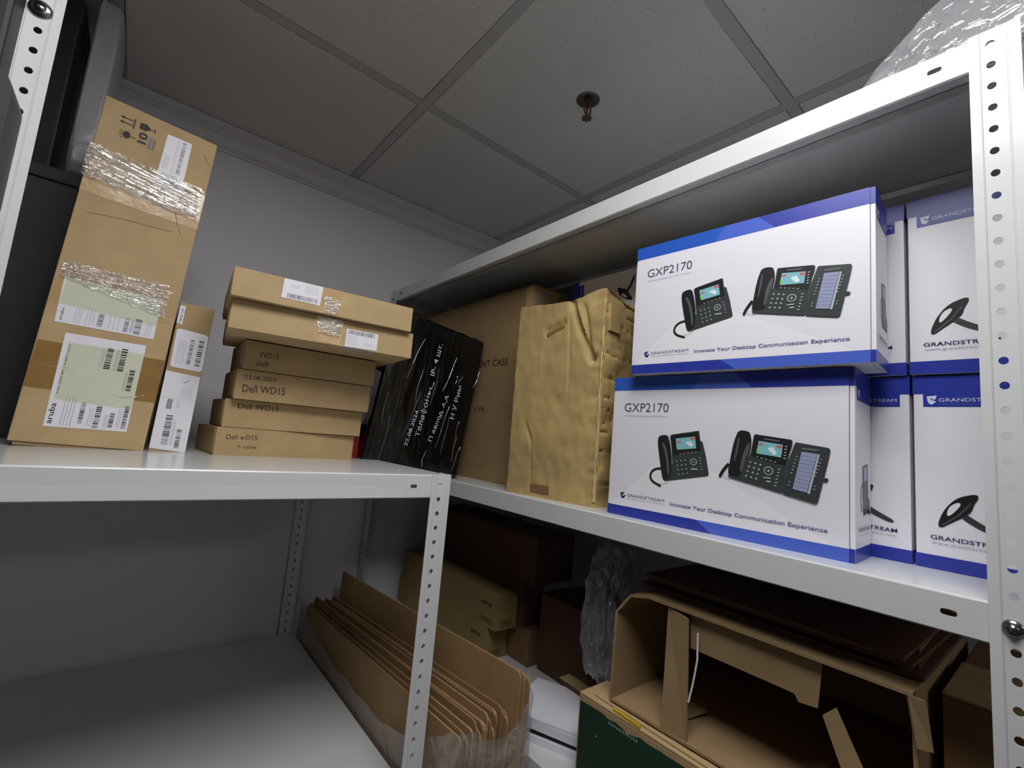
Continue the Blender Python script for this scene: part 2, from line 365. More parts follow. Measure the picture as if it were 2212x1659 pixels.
def carton(name, label, cat, M, w, d, h, m, group=None, bevel=0.002, seam='top', body='carton_body'):
    r = root(name, label, cat, M, group)
    box_obj(body, (0, w, 0, d, 0, h), m, r, bevel)
    return r
def tape(parent, pts, m, name='packing_tape', base=0.0005):
    p = Print(base=base); p.poly(pts, m); return p.build(name, parent)
def wrinkled(parent, quad, m, name='clear_tape', nu=60, nv=24, amp=0.0016, base=0.0012, over=0.0, seed=0, fx=3.0, fz=60):
    """crumpled clear tape between four face points (mm), TL TR BR BL"""
    vs, fs = [], []
    for j in range(nv + 1):
        for i in range(nu + 1):
            s, t = i / nu, j / nv
            u = (quad[3][0] * (1 - s) + quad[2][0] * s) * (1 - t) + (quad[0][0] * (1 - s) + quad[1][0] * s) * t
            v = (quad[3][1] * (1 - s) + quad[2][1] * s) * (1 - t) + (quad[0][1] * (1 - s) + quad[1][1] * s) * t
            n = hash_n(u * 0.001 * fx * 3, v * 0.001 * fz, seed) + 0.5 * hash_n(u * 0.02, v * 0.12, seed + 5)
            edge = 1.0
            if j in (0, nv): v += 3.0 * hash_n(u * 0.09, seed, j); 
            vs.append((u * 0.001, -base - amp * (1 + n) * edge, v * 0.001))
    for j in range(nv):
        for i in range(nu): k = j * (nu + 1) + i; fs.append((k, k + 1, k + nu + 2, k + nu + 1))
    return py_obj(name, vs, fs, m, parent, smooth=True)

# ================================================================ the room
XL, XR_, YB, YF = -1.9, 1.27, 1.535, -4.0
def struct(o): o['kind'] = 'structure'; return o
fl = struct(box_obj('floor', (XL, XR_, YF, YB, FLOOR - 0.05, FLOOR), mat('grey_vinyl', srgb(92, 88, 82), 0.5, noise_amt=0.1), bevel=0))
struct(box_obj('wall_back', (XL, XR_, YB, YB + 0.1, FLOOR, CEIL + 0.1), WALLM, bevel=0))
struct(box_obj('wall_front', (XL, XR_, YF - 0.1, YF, FLOOR, CEIL + 0.1), mat('grey_wall_paint', srgb(150, 148, 150), 0.8), bevel=0))
struct(box_obj('wall_right', (XR_, XR_ + 0.1, YF, YB, FLOOR, CEIL + 0.1), WALLM, bevel=0))
struct(box_obj('wall_left', (XL - 0.1, XL, YF, YB, FLOOR, CEIL + 0.1), MATS['grey_wall_paint'], bevel=0))
# ceiling: a slab over lay-in tiles on an exposed grid
ceil = struct(box_obj('ceiling', (XL, XR_, YF, YB, CEIL + 0.10, CEIL + 0.14), BARM, bevel=0))
gx = [-1.9 - 0.2, -1.338, -0.738, -0.138, 0.462, 1.062, 1.662]
gy = [1.62, 1.012, 0.387, -0.213, -0.813, -1.413, -2.013, -2.613, -3.213, -3.813, -4.1]
HB = 0.012
LIGHTS = {(3, 2), (4, 6)}
for i in range(6):
    for j in range(len(gy) - 1):
        if (i, j) in LIGHTS: continue
        x0, x1 = max(gx[i] + 0.0135, XL), min(gx[i + 1] - 0.0135, XR_); y0, y1 = max(gy[j + 1] + 0.0135, YF), min(gy[j] - 0.0135, YB)
        box_obj('ceiling_tile', (x0, x1, y0, y1, CEIL - 0.0008, CEIL + 0.012), TILE, ceil, 0.0036)
for k, x in enumerate(gx[1:-1]):
    box_obj('ceiling_bar', (x - HB, x + HB, YF, YB - 0.048, CEIL + 0.0002, CEIL + 0.002), BARM, ceil, 0)
for k, y in enumerate(gy[1:-1]):
    bm = bmesh.new()
    for i in range(6):
        x0 = max(gx[i] + HB, XL); x1 = min(gx[i + 1] - HB, XR_)
        add_box(bm, x0, x1, y - HB, y + HB, CEIL + 0.0004, CEIL + 0.002)
    bm_obj('ceiling_bar', bm, BARM, ceil)
# moulded cornice along the back wall
pr = [(1.535, 0.752), (1.529, 0.752), (1.527, 0.757), (1.521, 0.760), (1.515, 0.766), (1.511, 0.775), (1.509, 0.784), (1.506, 0.7865), (1.5055, 0.789), (1.5015, 0.7895), (1.500, 0.794), (1.492, 0.799), (1.488, 0.806), (1.487, CEIL - 0.002), (1.535, CEIL - 0.002)]
vs, fs = [], []
for x in (XL, XR_): vs += [(x, p[0], p[1]) for p in pr]
n = len(pr); fs = [(i, (i + 1) % n, n + (i + 1) % n, n + i) for i in range(n)] + [tuple(range(n)), tuple(range(2 * n - 1, n - 1, -1))]
bm = bmesh.new(); bv = [bm.verts.new(v) for v in vs]
for f in fs: bm.faces.new([bv[k] for k in f])
struct(bm_obj('trim_1', bm, CORN))

# ceiling light panels (600 x 600 lay-in)
DIFF = mat('lit_diffuser', (1.0, 0.985, 0.96, 1), 0.5, emit=PANEL_W)
for n_, (i, j) in enumerate(sorted(LIGHTS)):
    x0, x1, y0, y1 = gx[i] + 0.004, gx[i + 1] - 0.004, gy[j + 1] + 0.004, gy[j] - 0.004
    r = root('ceiling_light', ['square ceiling light panel above the aisle near the racks', 'square ceiling light panel farther back above the aisle'][n_], 'ceiling light', Matrix.Translation(((x0 + x1) / 2, (y0 + y1) / 2, CEIL)))
    hw, hd = (x1 - x0) / 2, (y1 - y0) / 2
    bm = bmesh.new()
    for q in ((-hw, hw, -hd, -hd + 0.02), (-hw, hw, hd - 0.02, hd), (-hw, -hw + 0.02, -hd + 0.02, hd - 0.02), (hw - 0.02, hw, -hd + 0.02, hd - 0.02)): add_box(bm, q[0], q[1], q[2], q[3], 0.0, 0.03)
    bm_obj('light_frame', bm, BARM, r)
    box_obj('diffuser', (-hw + 0.02, hw - 0.02, -hd + 0.02, hd - 0.02, -0.016, 0.010), DIFF, r, 0)

# fire sprinkler in a ceiling tile
r = root('fire_sprinkler', 'brass fire sprinkler with a red bulb hanging from a ceiling tile', 'sprinkler', Matrix.Translation((0.732, 0.707, CEIL)))
bm = bmesh.new(); pts = [(0.0, -0.002), (0.012, -0.002), (0.022, -0.004), (0.028, -0.001), (0.030, 0.0015)]
for a_, b_ in zip(pts[:-1], pts[1:]):
    for k in range(24):
        c0, s0, c1, s1 = math.cos(k * R(15)), math.sin(k * R(15)), math.cos((k + 1) * R(15)), math.sin((k + 1) * R(15))
        q = [(a_[0] * c0, a_[0] * s0, a_[1]), (a_[0] * c1, a_[0] * s1, a_[1]), (b_[0] * c1, b_[0] * s1, b_[1]), (b_[0] * c0, b_[0] * s0, b_[1])]
        if a_[0] == 0: q = q[1:]
        bm.faces.new([bm.verts.new(v) for v in q])
bmesh.ops.remove_doubles(bm, verts=bm.verts, dist=1e-5); bm_obj('escutcheon', bm, CHROME, r, smooth=True)
def cyl(bm, p0, p1, r0, r1=None, seg=12):
    p0, p1 = Vector(p0), Vector(p1); d = p1 - p0
    M = Matrix.Translation((p0 + p1) / 2) @ d.to_track_quat('Z', 'Y').to_matrix().to_4x4()
    bmesh.ops.create_cone(bm, cap_ends=True, segments=seg, radius1=r0, radius2=r1 if r1 is not None else r0, depth=d.length, matrix=M)
bm = bmesh.new(); cyl(bm, (0, 0, 0), (0, 0, -0.012), 0.009)
for s_ in (-1, 1):
    q = [(s_ * 0.008, 0, -0.010), (s_ * 0.0115, 0, -0.020), (s_ * 0.010, 0, -0.032), (s_ * 0.003, 0, -0.042)]
    for p0, p1 in zip(q[:-1], q[1:]): cyl(bm, p0, p1, 0.0022, seg=8)
cyl(bm, (0, 0, -0.040), (0, 0, -0.047), 0.0045); bm_obj('sprinkler_frame', bm, BRASS, r)
bm = bmesh.new(); cyl(bm, (0, 0, -0.012), (0, 0, -0.040), 0.0024); bm_obj('glass_bulb', bm, REDG, r, smooth=True)
bm = bmesh.new(); cyl(bm, (0, 0, -0.047), (0, 0, -0.0485), 0.011, seg=16)
for k in range(8): c_, s_ = math.cos(k * R(45)), math.sin(k * R(45)); cyl(bm, (c_ * 0.010, s_ * 0.010, -0.0478), (c_ * 0.0135, s_ * 0.0135, -0.0478), 0.0016, seg=6)
bm_obj('deflector', bm, BRASS, r)

# ================================================================ the racks
ZL, ZR, ZR2, ZL2 = -0.0735, -0.114, -0.575, -0.625
X0 = -0.9
rl = root('storage_rack', 'white steel rack on the left carrying the kraft cartons, its lower shelf empty', 'rack', Matrix.Translation((X0, 0.735, FLOOR)))
DL = 0.785
for z_ in (ZL, ZL2, -1.25): shelf(rl, 1.370, DL, z_ - FLOOR, slots=(0.07, 1.298), x0=0.0015, y0=0.0012, lip=0.040, ribs=((0.25, 0.34, 0.009), (0.46, 0.55, 0.009)))
shelf(rl, 0.56, 0.30, 0.186 - FLOOR, x0=0.0015, y0=0.0012)
for (x_, sx) in ((1.373, -1), ):
    post(rl, x_, 0.0, 0, ZL - FLOOR + 0.0015, sx, 1, -0.091 - FLOOR); post(rl, x_, DL, 0, ZL - FLOOR + 0.0015, sx, -1, -0.091 - FLOOR)
for (x_, sx) in ((0.737, 1), (0.0, 1)):
    post(rl, x_, -0.0006, 0, 0.80 - FLOOR, sx, 1, 0.415 - FLOOR)
post(rl, 0.0, DL, 0, 0.80 - FLOOR, 1, -1, 0.415 - FLOOR)
bolt(rl, 0.7575, -0.001, 0.4405 - FLOOR, (0, -1, 0), 0.011)
rr = root('storage_rack', 'white steel rack on the right carrying the phone cartons, worn box and black parcel', 'rack', frame(0.66, 1.527, FLOOR, -90))
for z_ in (0.486, ZR, ZR2, -1.25): shelf(rr, 1.504, 0.5, z_ - FLOOR, slots=(0.07, 1.438), x0=0.0015, y0=0.0012, ribs=((0.074, 0.20, 0.010), (0.30, 0.42, 0.010)))
for x_, sx in ((0.0, 1), (1.507, -1)):
    post(rr, x_, 0.0, 0, 0.4885 - FLOOR, sx, 1, 0.371 - FLOOR); post(rr, x_, 0.5025, 0, 0.4885 - FLOOR, sx, -1, 0.371 - FLOOR)
bolt(rr, 1.484, -0.001, -0.1325 - FLOOR, (0, -1, 0), 0.008)
bolt(rr, 0.023, -0.001, 0.455 - FLOOR, (0, -1, 0), 0.005); bolt(rr, 0.075, -0.001, 0.468 - FLOOR, (0, -1, 0), 0.004)

# ================================================================ left shelf: cartons
# tall carton leaning right
M = frame(-0.1348, 1.030, -0.0655, 1.6, 0, 2.8)
r = carton('cardboard_carton', 'tallest kraft carton leaning right, standing on end at the left with three white labels', 'carton', M, 0.165, 0.12, 0.590, KR)
p = Print(); p.poly([(2, 159), (165, 162), (165, 85), (0, 84)], BROWNTAPE); p.build('packing_tape', r, 'brown tape band across the lower label')
p = Print(); p.poly([(0, 480), (165, 484), (165, 414), (0, 414)], BEIGETAPE); p.build('packing_tape', r)
p = Print(); p.poly([(7, 291), (152, 293), (158, 229), (2, 221)], BEIGETAPE); p.build('packing_tape', r)
p = Print(base=0.0002)
for k, v in enumerate((565.5, 557.0)):
    p.stroke([(27, v), (42, v)], 1.8, INKBLK); p.poly([(24, v), (29, v + 3), (29, v - 3)], INKBLK)
p.rect(42, 553, 45, 570, KRD); p.rect(43, 552, 44.2, 571, INKBLK)
p.poly([(51, 569), (60, 570), (66, 565), (66, 562), (60, 557), (51, 558)], INKBLK); p.stroke([(66, 563.5), (72, 563.2)], 1.2, INKBLK); p.rect(71.5, 559.5, 73, 567.5, INKBLK)
p.poly([(33, 541), (38, 543.5), (42, 541), (42, 533), (38, 530), (33, 532)], INKBLK); p.stroke([(30, 536.5), (50, 536.4)], 1.0, INKBLK)
for q in ((28, 541), (27, 535), (29, 530)): p.stroke([q, (q[0] + 4, q[1] - 1.2)], 0.8, INKBLK)
p.text('10', 64.5, 532.5, 20, 11.5, INKBLK, rot=90, bold=0.02)
p.rect(67.5, 528, 72.5, 549, DGREY); p.rect(74, 529, 77, 548, KRD)
p.build('handling_marks', r)
def label3(parent, pts, fn, mt=PAPER, base=0.0007, text=None):
    p = Print(base=base); p.poly(pts, mt); fn(p); return p.build('shipping_label', parent, text)
def f1(p):
    p.poly([(37, 163), (134, 166), (135.5, 68), (38, 70)], PAPERT)
    p.text('aruba', 42.5, 31, 33, 6.6, INKBLK, rot=90, bold=0.012)
    p.text('Aruba 6300F 48G CL4 4SFP+ Switch', 41, 79, 81, 2.2, INKBLK, rot=90, bold=0.01)
    for q, n_ in (((72, 36, 77.5, 70), 1), ((91, 31, 98, 68), 2), ((110, 34, 116, 58), 3), ((127, 35, 133, 74), 4), ((86, 130, 94, 166), 5), ((104, 130, 112, 169), 6), ((121, 99, 128, 135), 7)):
        p.barcode(q[0], q[1], q[2], q[3], INKBLK, True, 20, n_)
    for q in ((50, 30, 66, 78), (82, 33, 89, 62), (103, 34, 108, 55), (119, 36, 125, 66), (79, 130, 84, 162), (98, 130, 102, 166), (115, 99, 119, 130)): p.fine(*q, LGREY, 4 if q[2] - q[0] > 10 else 2, True)
label3(r, [(30.7, 177.5), (134, 181.6), (136.4, 29.8), (34.2, 26.3)], f1, text='large white label under the brown tape')
def f2(p):
    p.poly([(15, 266), (139.4, 268.8), (141, 218), (14.5, 222)], PAPERT)
    p.text('aruba', 22, 196, 20, 3.6, INKBLK, rot=90, bold=0.01)
    for q, n_ in (((64, 198, 71, 219), 11), ((98, 198, 104, 222), 12), ((112, 198, 121, 224), 13)): p.barcode(*q, DGREY, True, 16, n_)
    for q in ((34, 196, 44, 220), (48, 197, 60, 224), (76, 197, 93, 222), (106, 199, 110, 222), (126, 199, 136, 222)): p.fine(*q, LGREY, 3, True)
label3(r, [(12, 265.9), (139.4, 268.8), (141.6, 195.3), (14.5, 191.8)], f2, text='middle white label under wrinkled clear tape')
def f3(p):
    p.barcode(114, 503, 120, 566, DGREY, True, 40, 21); p.fine(105, 500, 111, 566, LGREY, 2, True); p.fine(92, 505, 101, 530, LGREY, 4, True)
    p.disc(112, 484, 4.5, DGREY, 3.5); p.fine(92, 472, 104, 480, LGREY, 2)
label3(r, [(90.4, 569.4), (127.3, 570), (128.8, 468.4), (89, 466.6)], f3, text='upper white label with a barcode')
wrinkled(r, [(-3, 498), (152, 494), (160, 430), (-3, 440)], CLEAR, amp=0.0040, seed=2, nv=44, fz=75, base=0.002)
wrinkled(r, [(6, 292), (146, 296), (150, 236), (6, 266)], CLEAR, amp=0.0018, seed=9, nv=24, base=0.0016)
def tape_gleams(parent, quad, n, seed, ang=-0.12, base=0.0055, wmax=1.6, L=(15, 70)):  # tape highlights drawn as thin milky strokes
    rn_ = random.Random(seed); p = Print(base=base)
    for k in range(n):
        a_, b_ = rn_.random() ** 0.8, rn_.random(); u = quad[3][0] + (quad[2][0] - quad[3][0]) * a_; v = quad[3][1] + 4 + (quad[0][1] - quad[3][1] - 8) * b_
        l_ = min(rn_.uniform(*L), quad[2][0] - u + 4); w_k = rn_.uniform(0.25, wmax); m_ = 8; pts = [(u + l_ * i / m_, v + ang * l_ * i / m_ + 1.6 * hash_n(i * 0.5, k, seed)) for i in range(m_ + 1)]
        p.stroke(pts, [w_k * math.sin(math.pi * (0.04 + 0.92 * i / m_)) for i in range(m_ + 1)], GLEAM)
    o = p.build('tape_gleam', parent); o['kind'] = 'stuff'; return o
tape_gleams(r, [(-4, 496), (152, 496), (158, 432), (-4, 440)], 70, 3, ang=-0.16, base=0.0075, wmax=2.6)
tape_gleams(r, [(4, 290), (146, 294), (148, 262), (4, 270)], 34, 5, ang=-0.10, base=0.0045, wmax=0.9, L=(8, 34))
p = Print(base=0.0017); p.stroke([(1, 128), (20, 119), (45, 122), (70, 116)], [0.4, 1.2, 0.9, 0.3], CLEAR); p.cut('tape_wrinkle'); p.stroke([(100, 92), (120, 87), (134, 90), (150, 96)], [0.5, 2.0, 3.0, 0.4], CLEAR); p.build('tape_wrinkle', r)
p = Print(base=0.0005); p.stroke([(122, 450), (130, 425), (140, 400), (148, 386)], [0.5, 1.4, 1.1, 0.2], KRD); p.cut('card_cut'); p.stroke([(148, 560), (156, 548), (162, 545)], 0.7, KRD); p.cut('card_cut'); p.stroke([(17, 381.5), (60, 389), (130, 395)], 0.7, KRD); p.build('card_cut', r)
box_obj('bottom_flap', (0.006, 0.160, 0.002, 0.112, -0.006, -0.0005), KRD, r, 0.001)

# narrow carton beside it
M = frame(0.0365, 1.035, ZL, -1.4, 0, 1.85)
r = carton('cardboard_carton', 'narrow upright kraft carton with three white labels, between the tallest carton and the stack', 'carton', M, 0.054, 0.30, 0.273, KRM)
label3(r, [(0.5, 145.1), (53, 141.5), (53.5, 1.8), (0.5, 6.4)], lambda p: (p.barcode(15, 14, 25, 68, INKBLK, True, 30, 31), p.barcode(35, 9, 42, 43, INKBLK, True, 20, 32), p.barcode(12, 77, 20, 95, INKBLK, False, 10, 33),
    p.stroke([(30, 130), (32, 127), (38, 134)], 0.9, INKBLK), p.rect(1, 97, 53, 97.4, LGREY), p.fine(27, 101, 45, 122, LGREY, 5, True), p.fine(27, 14, 31, 60, LGREY, 2, True), p.fine(25, 80, 30, 94, LGREY, 2, True), p.stroke([(26, 138), (26, 126), (46, 126), (46, 138), (26, 138)], 0.4, LGREY)))
label3(r, [(3.2, 221.6), (7, 224), (48, 221), (52.6, 218.3), (53.4, 155), (50, 151.2), (8, 153), (4.3, 156)], lambda p: (p.barcode(27, 162, 33, 207, DGREY, True, 24, 34), p.barcode(40, 161, 48, 210, INKBLK, True, 24, 35), p.fine(9, 160, 22, 205, LGREY, 4, True)))
label3(r, [(0.4, 266.2), (8.8, 266.7), (9, 232.1), (0.4, 234)], lambda p: (p.barcode(3.5, 236, 7, 262, DGREY, True, 20, 36),))

# stack of six flat mailer cartons
def mailer(nm, label, M, w, d, h, m, writing):
    r = carton('cardboard_carton', label, 'carton', M, w, d, h, m, 'flat kraft cartons stacked on the left rack', 0.001)
    # tucked side flap and lid edge of the mailer
    box_obj('side_flap', (-0.0012, 0.0002, 0.006, d - 0.01, 0.004, h - 0.004), m, r, 0.0004)
    if writing:
        p = Print(base=0.0003); writing(p); p.build('handwriting', r, 'dark marker handwriting')
    return r
kw = dict(jitter=0.35)
mailer(1, 'lowest carton of the flat stack, marked Dell WD15 + cable', frame(0.130, 1.006, ZL, 4.2), 0.266, 0.17, 0.052, KRM, lambda p: (p.text('Dell wD15', 17, 30.5, 53, 9, INKBRN, rot=1.5, **kw), p.text('+ cable', 38, 15, 33, 6, INKBRN, **kw)))
mailer(2, 'second carton up of the flat stack, marked Dell WD15 near its top edge', frame(0.137, 1.013, -0.0209, 0, 0, -0.15), 0.265, 0.17, 0.0535, KRM, lambda p: p.text('Dell WD15', 22, 36.5, 72, 10.5, INKBRN, rot=1, **kw))
mailer(3, 'third carton up of the flat stack, marked 23.08.2023 Dell WD15', frame(0.146, 0.995, 0.0332, -1.5, 0, -0.2), 0.258, 0.17, 0.0565, KRM, lambda p: (p.text('Dell WD15', 13, 14, 74, 14, INKBRN, rot=2, bold=0.006, **kw), p.text('23.08.2023', 13.4, 38.6, 54, 8.5, INKBRN, rot=1, **kw)))
mailer(4, 'fourth carton up of the flat stack, marked WD15 dell, shaded by the two larger ones', frame(0.152, 0.988, 0.0908, -1.5, 0, -0.3), 0.254, 0.17, 0.0545, KRM, lambda p: (p.text('WD15', 25, 25, 34, 11, INKBRN, rot=2, **kw), p.text('dell', 21, 8, 21, 10, INKBRN, rot=2, **kw)))
r = mailer(5, 'larger flat carton jutting out, second from the top, label at its right', frame(0.108, 0.898, 0.1475, -5.9, 0, -0.35), 0.324, 0.25, 0.0515, KR, None)
p = Print(); p.poly([(132.2, 50.2), (182.2, 47.5), (182.2, 0.9), (132.5, 1.8)], BEIGETAPE); p.build('packing_tape', r)
wrinkled(r, [(134, 50), (184, 48), (180, 16), (140, 20)], CLEAR, amp=0.0020, seed=4, nv=20, nu=40, fx=9, fz=30)
label3(r, [(191, 36), (252, 35.8), (251.9, 2.9), (190.5, 1.4)], lambda p: (p.barcode(195, 26.5, 245, 34.5, DGREY, False, 44, 41), p.fine(194, 5, 214, 24, LGREY, 5), p.fine(226, 8, 244, 14, LGREY, 2)))
p = Print(O=(0, 0, 0), U=(1, 0, 0), V=(0, -1, 0)); p.N = Vector((0, 0, -1)); p.rect(190, -26, 252, -0.2, LGREY); p.build('label_fold', r)
tape_gleams(r, [(136, 50), (178, 48), (178, 16), (140, 20)], 14, 7, ang=0.45, base=0.0042, wmax=1.1, L=(10, 24))
r = mailer(6, 'topmost large flat carton of the stack, label left of centre', frame(0.102, 0.881, 0.1995, -5.0, 0, -0.35), 0.317, 0.25, 0.0490, KR, None)
p = Print(); p.poly([(136.5, 47), (177.4, 46), (172.3, 0.4), (131.8, 0.4)], BEIGETAPE); p.build('packing_tape', r)
label3(r, [(76, 48.3), (141, 48.3), (139, 12.6), (74.5, 13.5)], lambda p: (p.barcode(84, 15, 134, 23, DGREY, False, 44, 42), p.fine(112, 28, 134, 45, LGREY, 5), p.fine(88, 34, 102, 40, LGREY, 2)))
wrinkled(r, [(142, 34), (176, 30), (170, 2), (148, 4)], CLEAR, amp=0.0018, seed=6, nv=16, nu=30, fx=9, fz=30)

tape_gleams(r, [(146, 32), (172, 30), (168, 4), (150, 4)], 8, 9, ang=0.5, base=0.0042, wmax=1.0, L=(8, 18))
# red box seen between the stack and the black parcel
r = carton('red_box', 'red card box, only a sliver showing right of the flat carton stack', 'box', frame(0.402, 1.085, ZL, 0), 0.030, 0.16, 0.085, REDP)
p = Print(); p.rect(2, 70, 28, 74, WPRINT); p.build('printed_stripe', r)

# dark things at the far left of the shelf
r = root('equipment_case', 'large dark grey case standing behind the tallest carton', 'case', frame(-0.74, 1.20, ZL))
box_obj('case_body', (0, 0.615, 0, 0.25, 0, 0.480), DARKG, r, 0.006); box_obj('case_lid', (-0.002, 0.617, -0.002, 0.252, 0.481, 0.506), DARKG, r, 0.004); box_obj('case_latch', (0.28, 0.32, -0.008, 0.0, 0.46, 0.50), BLACKP, r, 0.002)
r = root('black_box', 'black box on top of the dark grey case near the ceiling', 'box', frame(-0.74, 1.21, ZL + 0.506))
box_obj('box_body', (0, 0.560, 0, 0.23, 0, 0.345), BLACKP, r, 0.004); box_obj('box_lid', (-0.002, 0.562, -0.002, 0.232, 0.30, 0.348), BLACKP, r, 0.003)
# milky plastic-wrapped bundle beside it
def lump(name, label, cat, ctr, rad, m, seed=0, sub=5, amp=0.12, fr=3.0, flat=None, group=None, pw=0.75, taper=None):
    bm = bmesh.new(); bmesh.ops.create_icosphere(bm, subdivisions=sub, radius=1)
    for v in bm.verts:
        c = v.co.copy(); k = 1 + amp * hash_n(c.x * fr + seed, c.y * fr, c.z * fr) + amp * 0.4 * hash_n(c.x * fr * 3 + seed, c.y * fr * 3, c.z * fr * 3)
        s_ = lambda t: math.copysign(abs(t) ** pw, t)
        v.co = Vector((s_(c.x) * rad[0], s_(c.y) * rad[1], s_(c.z) * rad[2])) * k
        if flat is not None and v.co.z < flat: v.co.z = flat
        if taper:
            f_ = max(1 - taper * (v.co.z - flat), 0.05); v.co.x *= f_; v.co.y *= f_
    o = bm_obj(name, bm, m, None, Matrix.Translation(ctr), smooth=True); return tag(o, label, cat, group)
lump('wrapped_bundle', 'pale milky plastic-wrapped bundle standing above the dark case, just under the ceiling', 'bundle', (-0.141, 1.285, 0.622), (0.021, 0.085, 0.188), MILKY, 3, 5, 0.06, 1.6, flat=-0.1885, pw=0.28)
# things cut by the left edge of the frame
r = root('dark_case', 'rounded dark grey case cut off by the left frame edge', 'case', frame(-0.48, 0.675, 0.1868))
bm = bmesh.new(); ol = []
for cx_, cz_, a0_ in ((0.343 - 0.03, 0.148 - 0.03, 0), (0.03, 0.148 - 0.03, 90), (0.012, 0.012, 180), (0.343 - 0.012, 0.012, 270)):
    r_ = 0.03 if cz_ > 0.1 else 0.012
    for q_ in range(9): ol.append((cx_ + r_ * math.cos(R(a0_ + q_ * 11.25)), cz_ + r_ * math.sin(R(a0_ + q_ * 11.25))))
f0 = bm.faces.new([bm.verts.new((u_, 0, v_)) for u_, v_ in ol]); ex = bmesh.ops.extrude_face_region(bm, geom=[f0]); bmesh.ops.translate(bm, vec=(0, 0.057, 0), verts=[v for v in ex['geom'] if isinstance(v, bmesh.types.BMVert)])
bm_obj('case_shell', bm, DARKG, r)
box_obj('case_handle', (0.10, 0.22, -0.02, 0.0, 0.06, 0.075), BLACKP, r, 0.004)
r = root('black_box', 'black box on the rounded dark case at the top left frame corner', 'box', frame(-0.50, 0.69, 0.3355))
box_obj('box_body', (0, 0.347, 0, 0.042, 0, 0.38), BLACKP, r, 0.004); box_obj('box_lid', (-0.002, 0.349, -0.002, 0.043, 0.33, 0.383), BLACKP, r, 0.003)

# ================================================================ right rack, main shelf
# black stretch-wrapped parcel straddling the two racks
w_, h_ = 0.272, 0.386
M = Matrix.Translation((0.698, 1.059, ZR + 0.0005)) @ Matrix.Rotation(R(7.6), 4, 'Y') @ Matrix.Translation((-w_, 0, 0))
r = root('wrapped_parcel', 'black stretch-film parcel with white handwriting, wedged between the two racks', 'parcel', M)
bm = bmesh.new(); add_box(bm, 0, w_, 0, 0.16, 0, h_); bmesh.ops.subdivide_edges(bm, edges=bm.edges, cuts=36, use_grid_fill=True)
for v in bm.verts:
    c = v.co; k = 0.0022 * hash_n(c.x * 60, c.z * 9, c.y * 30) + 0.003 * hash_n(c.x * 12 + 4, c.z * 8, c.y * 9)
    if c.y < 0.001: v.co.y -= k if 0.01 < c.x < w_ - 0.01 else 0
    if c.z > h_ - 0.001: v.co.z += k
    if c.x > w_ - 0.001: v.co.x += k * 0.8
bmesh.ops.bevel(bm, geom=[e for e in bm.edges if e.calc_face_angle(0) > 1.0], offset=0.003, segments=2, affect='EDGES')
bm_obj('parcel_body', bm, BFILM, r, smooth=True)
p = Print(base=0.0088); q = dict(jitter=0.6)
u_ = w_ * 1000
p.text('22.08.2024', u_ - 168, 55, 92, 9, WPRINT, rot=84, **q); p.cut('handwriting'); p.text('Теле', u_ - 141, 84, 56, 12, WPRINT, rot=87, **q); p.cut('handwriting')
p.stroke([(u_ - 143.5 + 5 * math.cos(R(k_)), 150 + 5.5 * math.sin(R(k_))) for k_ in range(0, 375, 15)], 1.3, WPRINT); p.stroke([(u_ - 134, 149.4), (u_ - 154, 150.4)], 1.3, WPRINT); p.cut('handwriting')
p.text('онь', u_ - 138, 160, 46, 12, WPRINT, rot=87, **q); p.stroke([(u_ - 135.5, 211), (u_ - 144, 211.4)], 1.4, WPRINT); p.cut('handwriting'); p.text('IP- 4 шт.', u_ - 137, 245, 88, 13, WPRINT, rot=88, **q)
p.cut('handwriting'); p.text('П авлод. А,А', u_ - 104, 80, 128, 10, WPRINT, rot=80, **q); p.cut('handwriting'); p.text('Н У Рим', u_ - 52, 150, 92, 12, WPRINT, rot=88, **q)
p.build('handwriting', r, 'white marker handwriting running up the parcel')
GLINT = film('film_glint', (0.95, 0.95, 0.95, 1), 0.25, 0.15, 0.8, 60, (1, 1, 1), 0.5)
rn = random.Random(5); vs, fs = [], []  # pale grey slivers put on the black film as painted highlights
for k in range(17):
    u0 = rn.uniform(0.01, w_ - 0.006); v0 = rn.uniform(0.01, h_ - 0.10); L = rn.uniform(0.02, 0.12); lean = rn.uniform(-0.05, 0.25); wd = rn.uniform(0.0003, 0.0011)
    n_ = 8; i = len(vs)
    for j in range(n_ + 1):
        t = j / n_; cu = u0 + lean * L * t + 0.002 * math.sin(t * 5 + k); cv = v0 + L * t; ww = wd * math.sin(math.pi * min(max(t, 0.04), 0.96)); dd = 0.0055
        vs += [(cu - ww, -dd, cv), (cu, -dd - 0.0018, cv), (cu + ww, -dd, cv)]
    for j in range(n_): b_ = i + j * 3; fs += [(b_, b_ + 1, b_ + 4, b_ + 3), (b_ + 1, b_ + 2, b_ + 5, b_ + 4)]
o = py_obj('film_gleam', vs, fs, film('painted_film_gleam', (0.5, 0.5, 0.52, 1), 0.35, 0.12, 0.3, 40, (1, 1, 1), 0.35), r, smooth=True); o['kind'] = 'stuff'

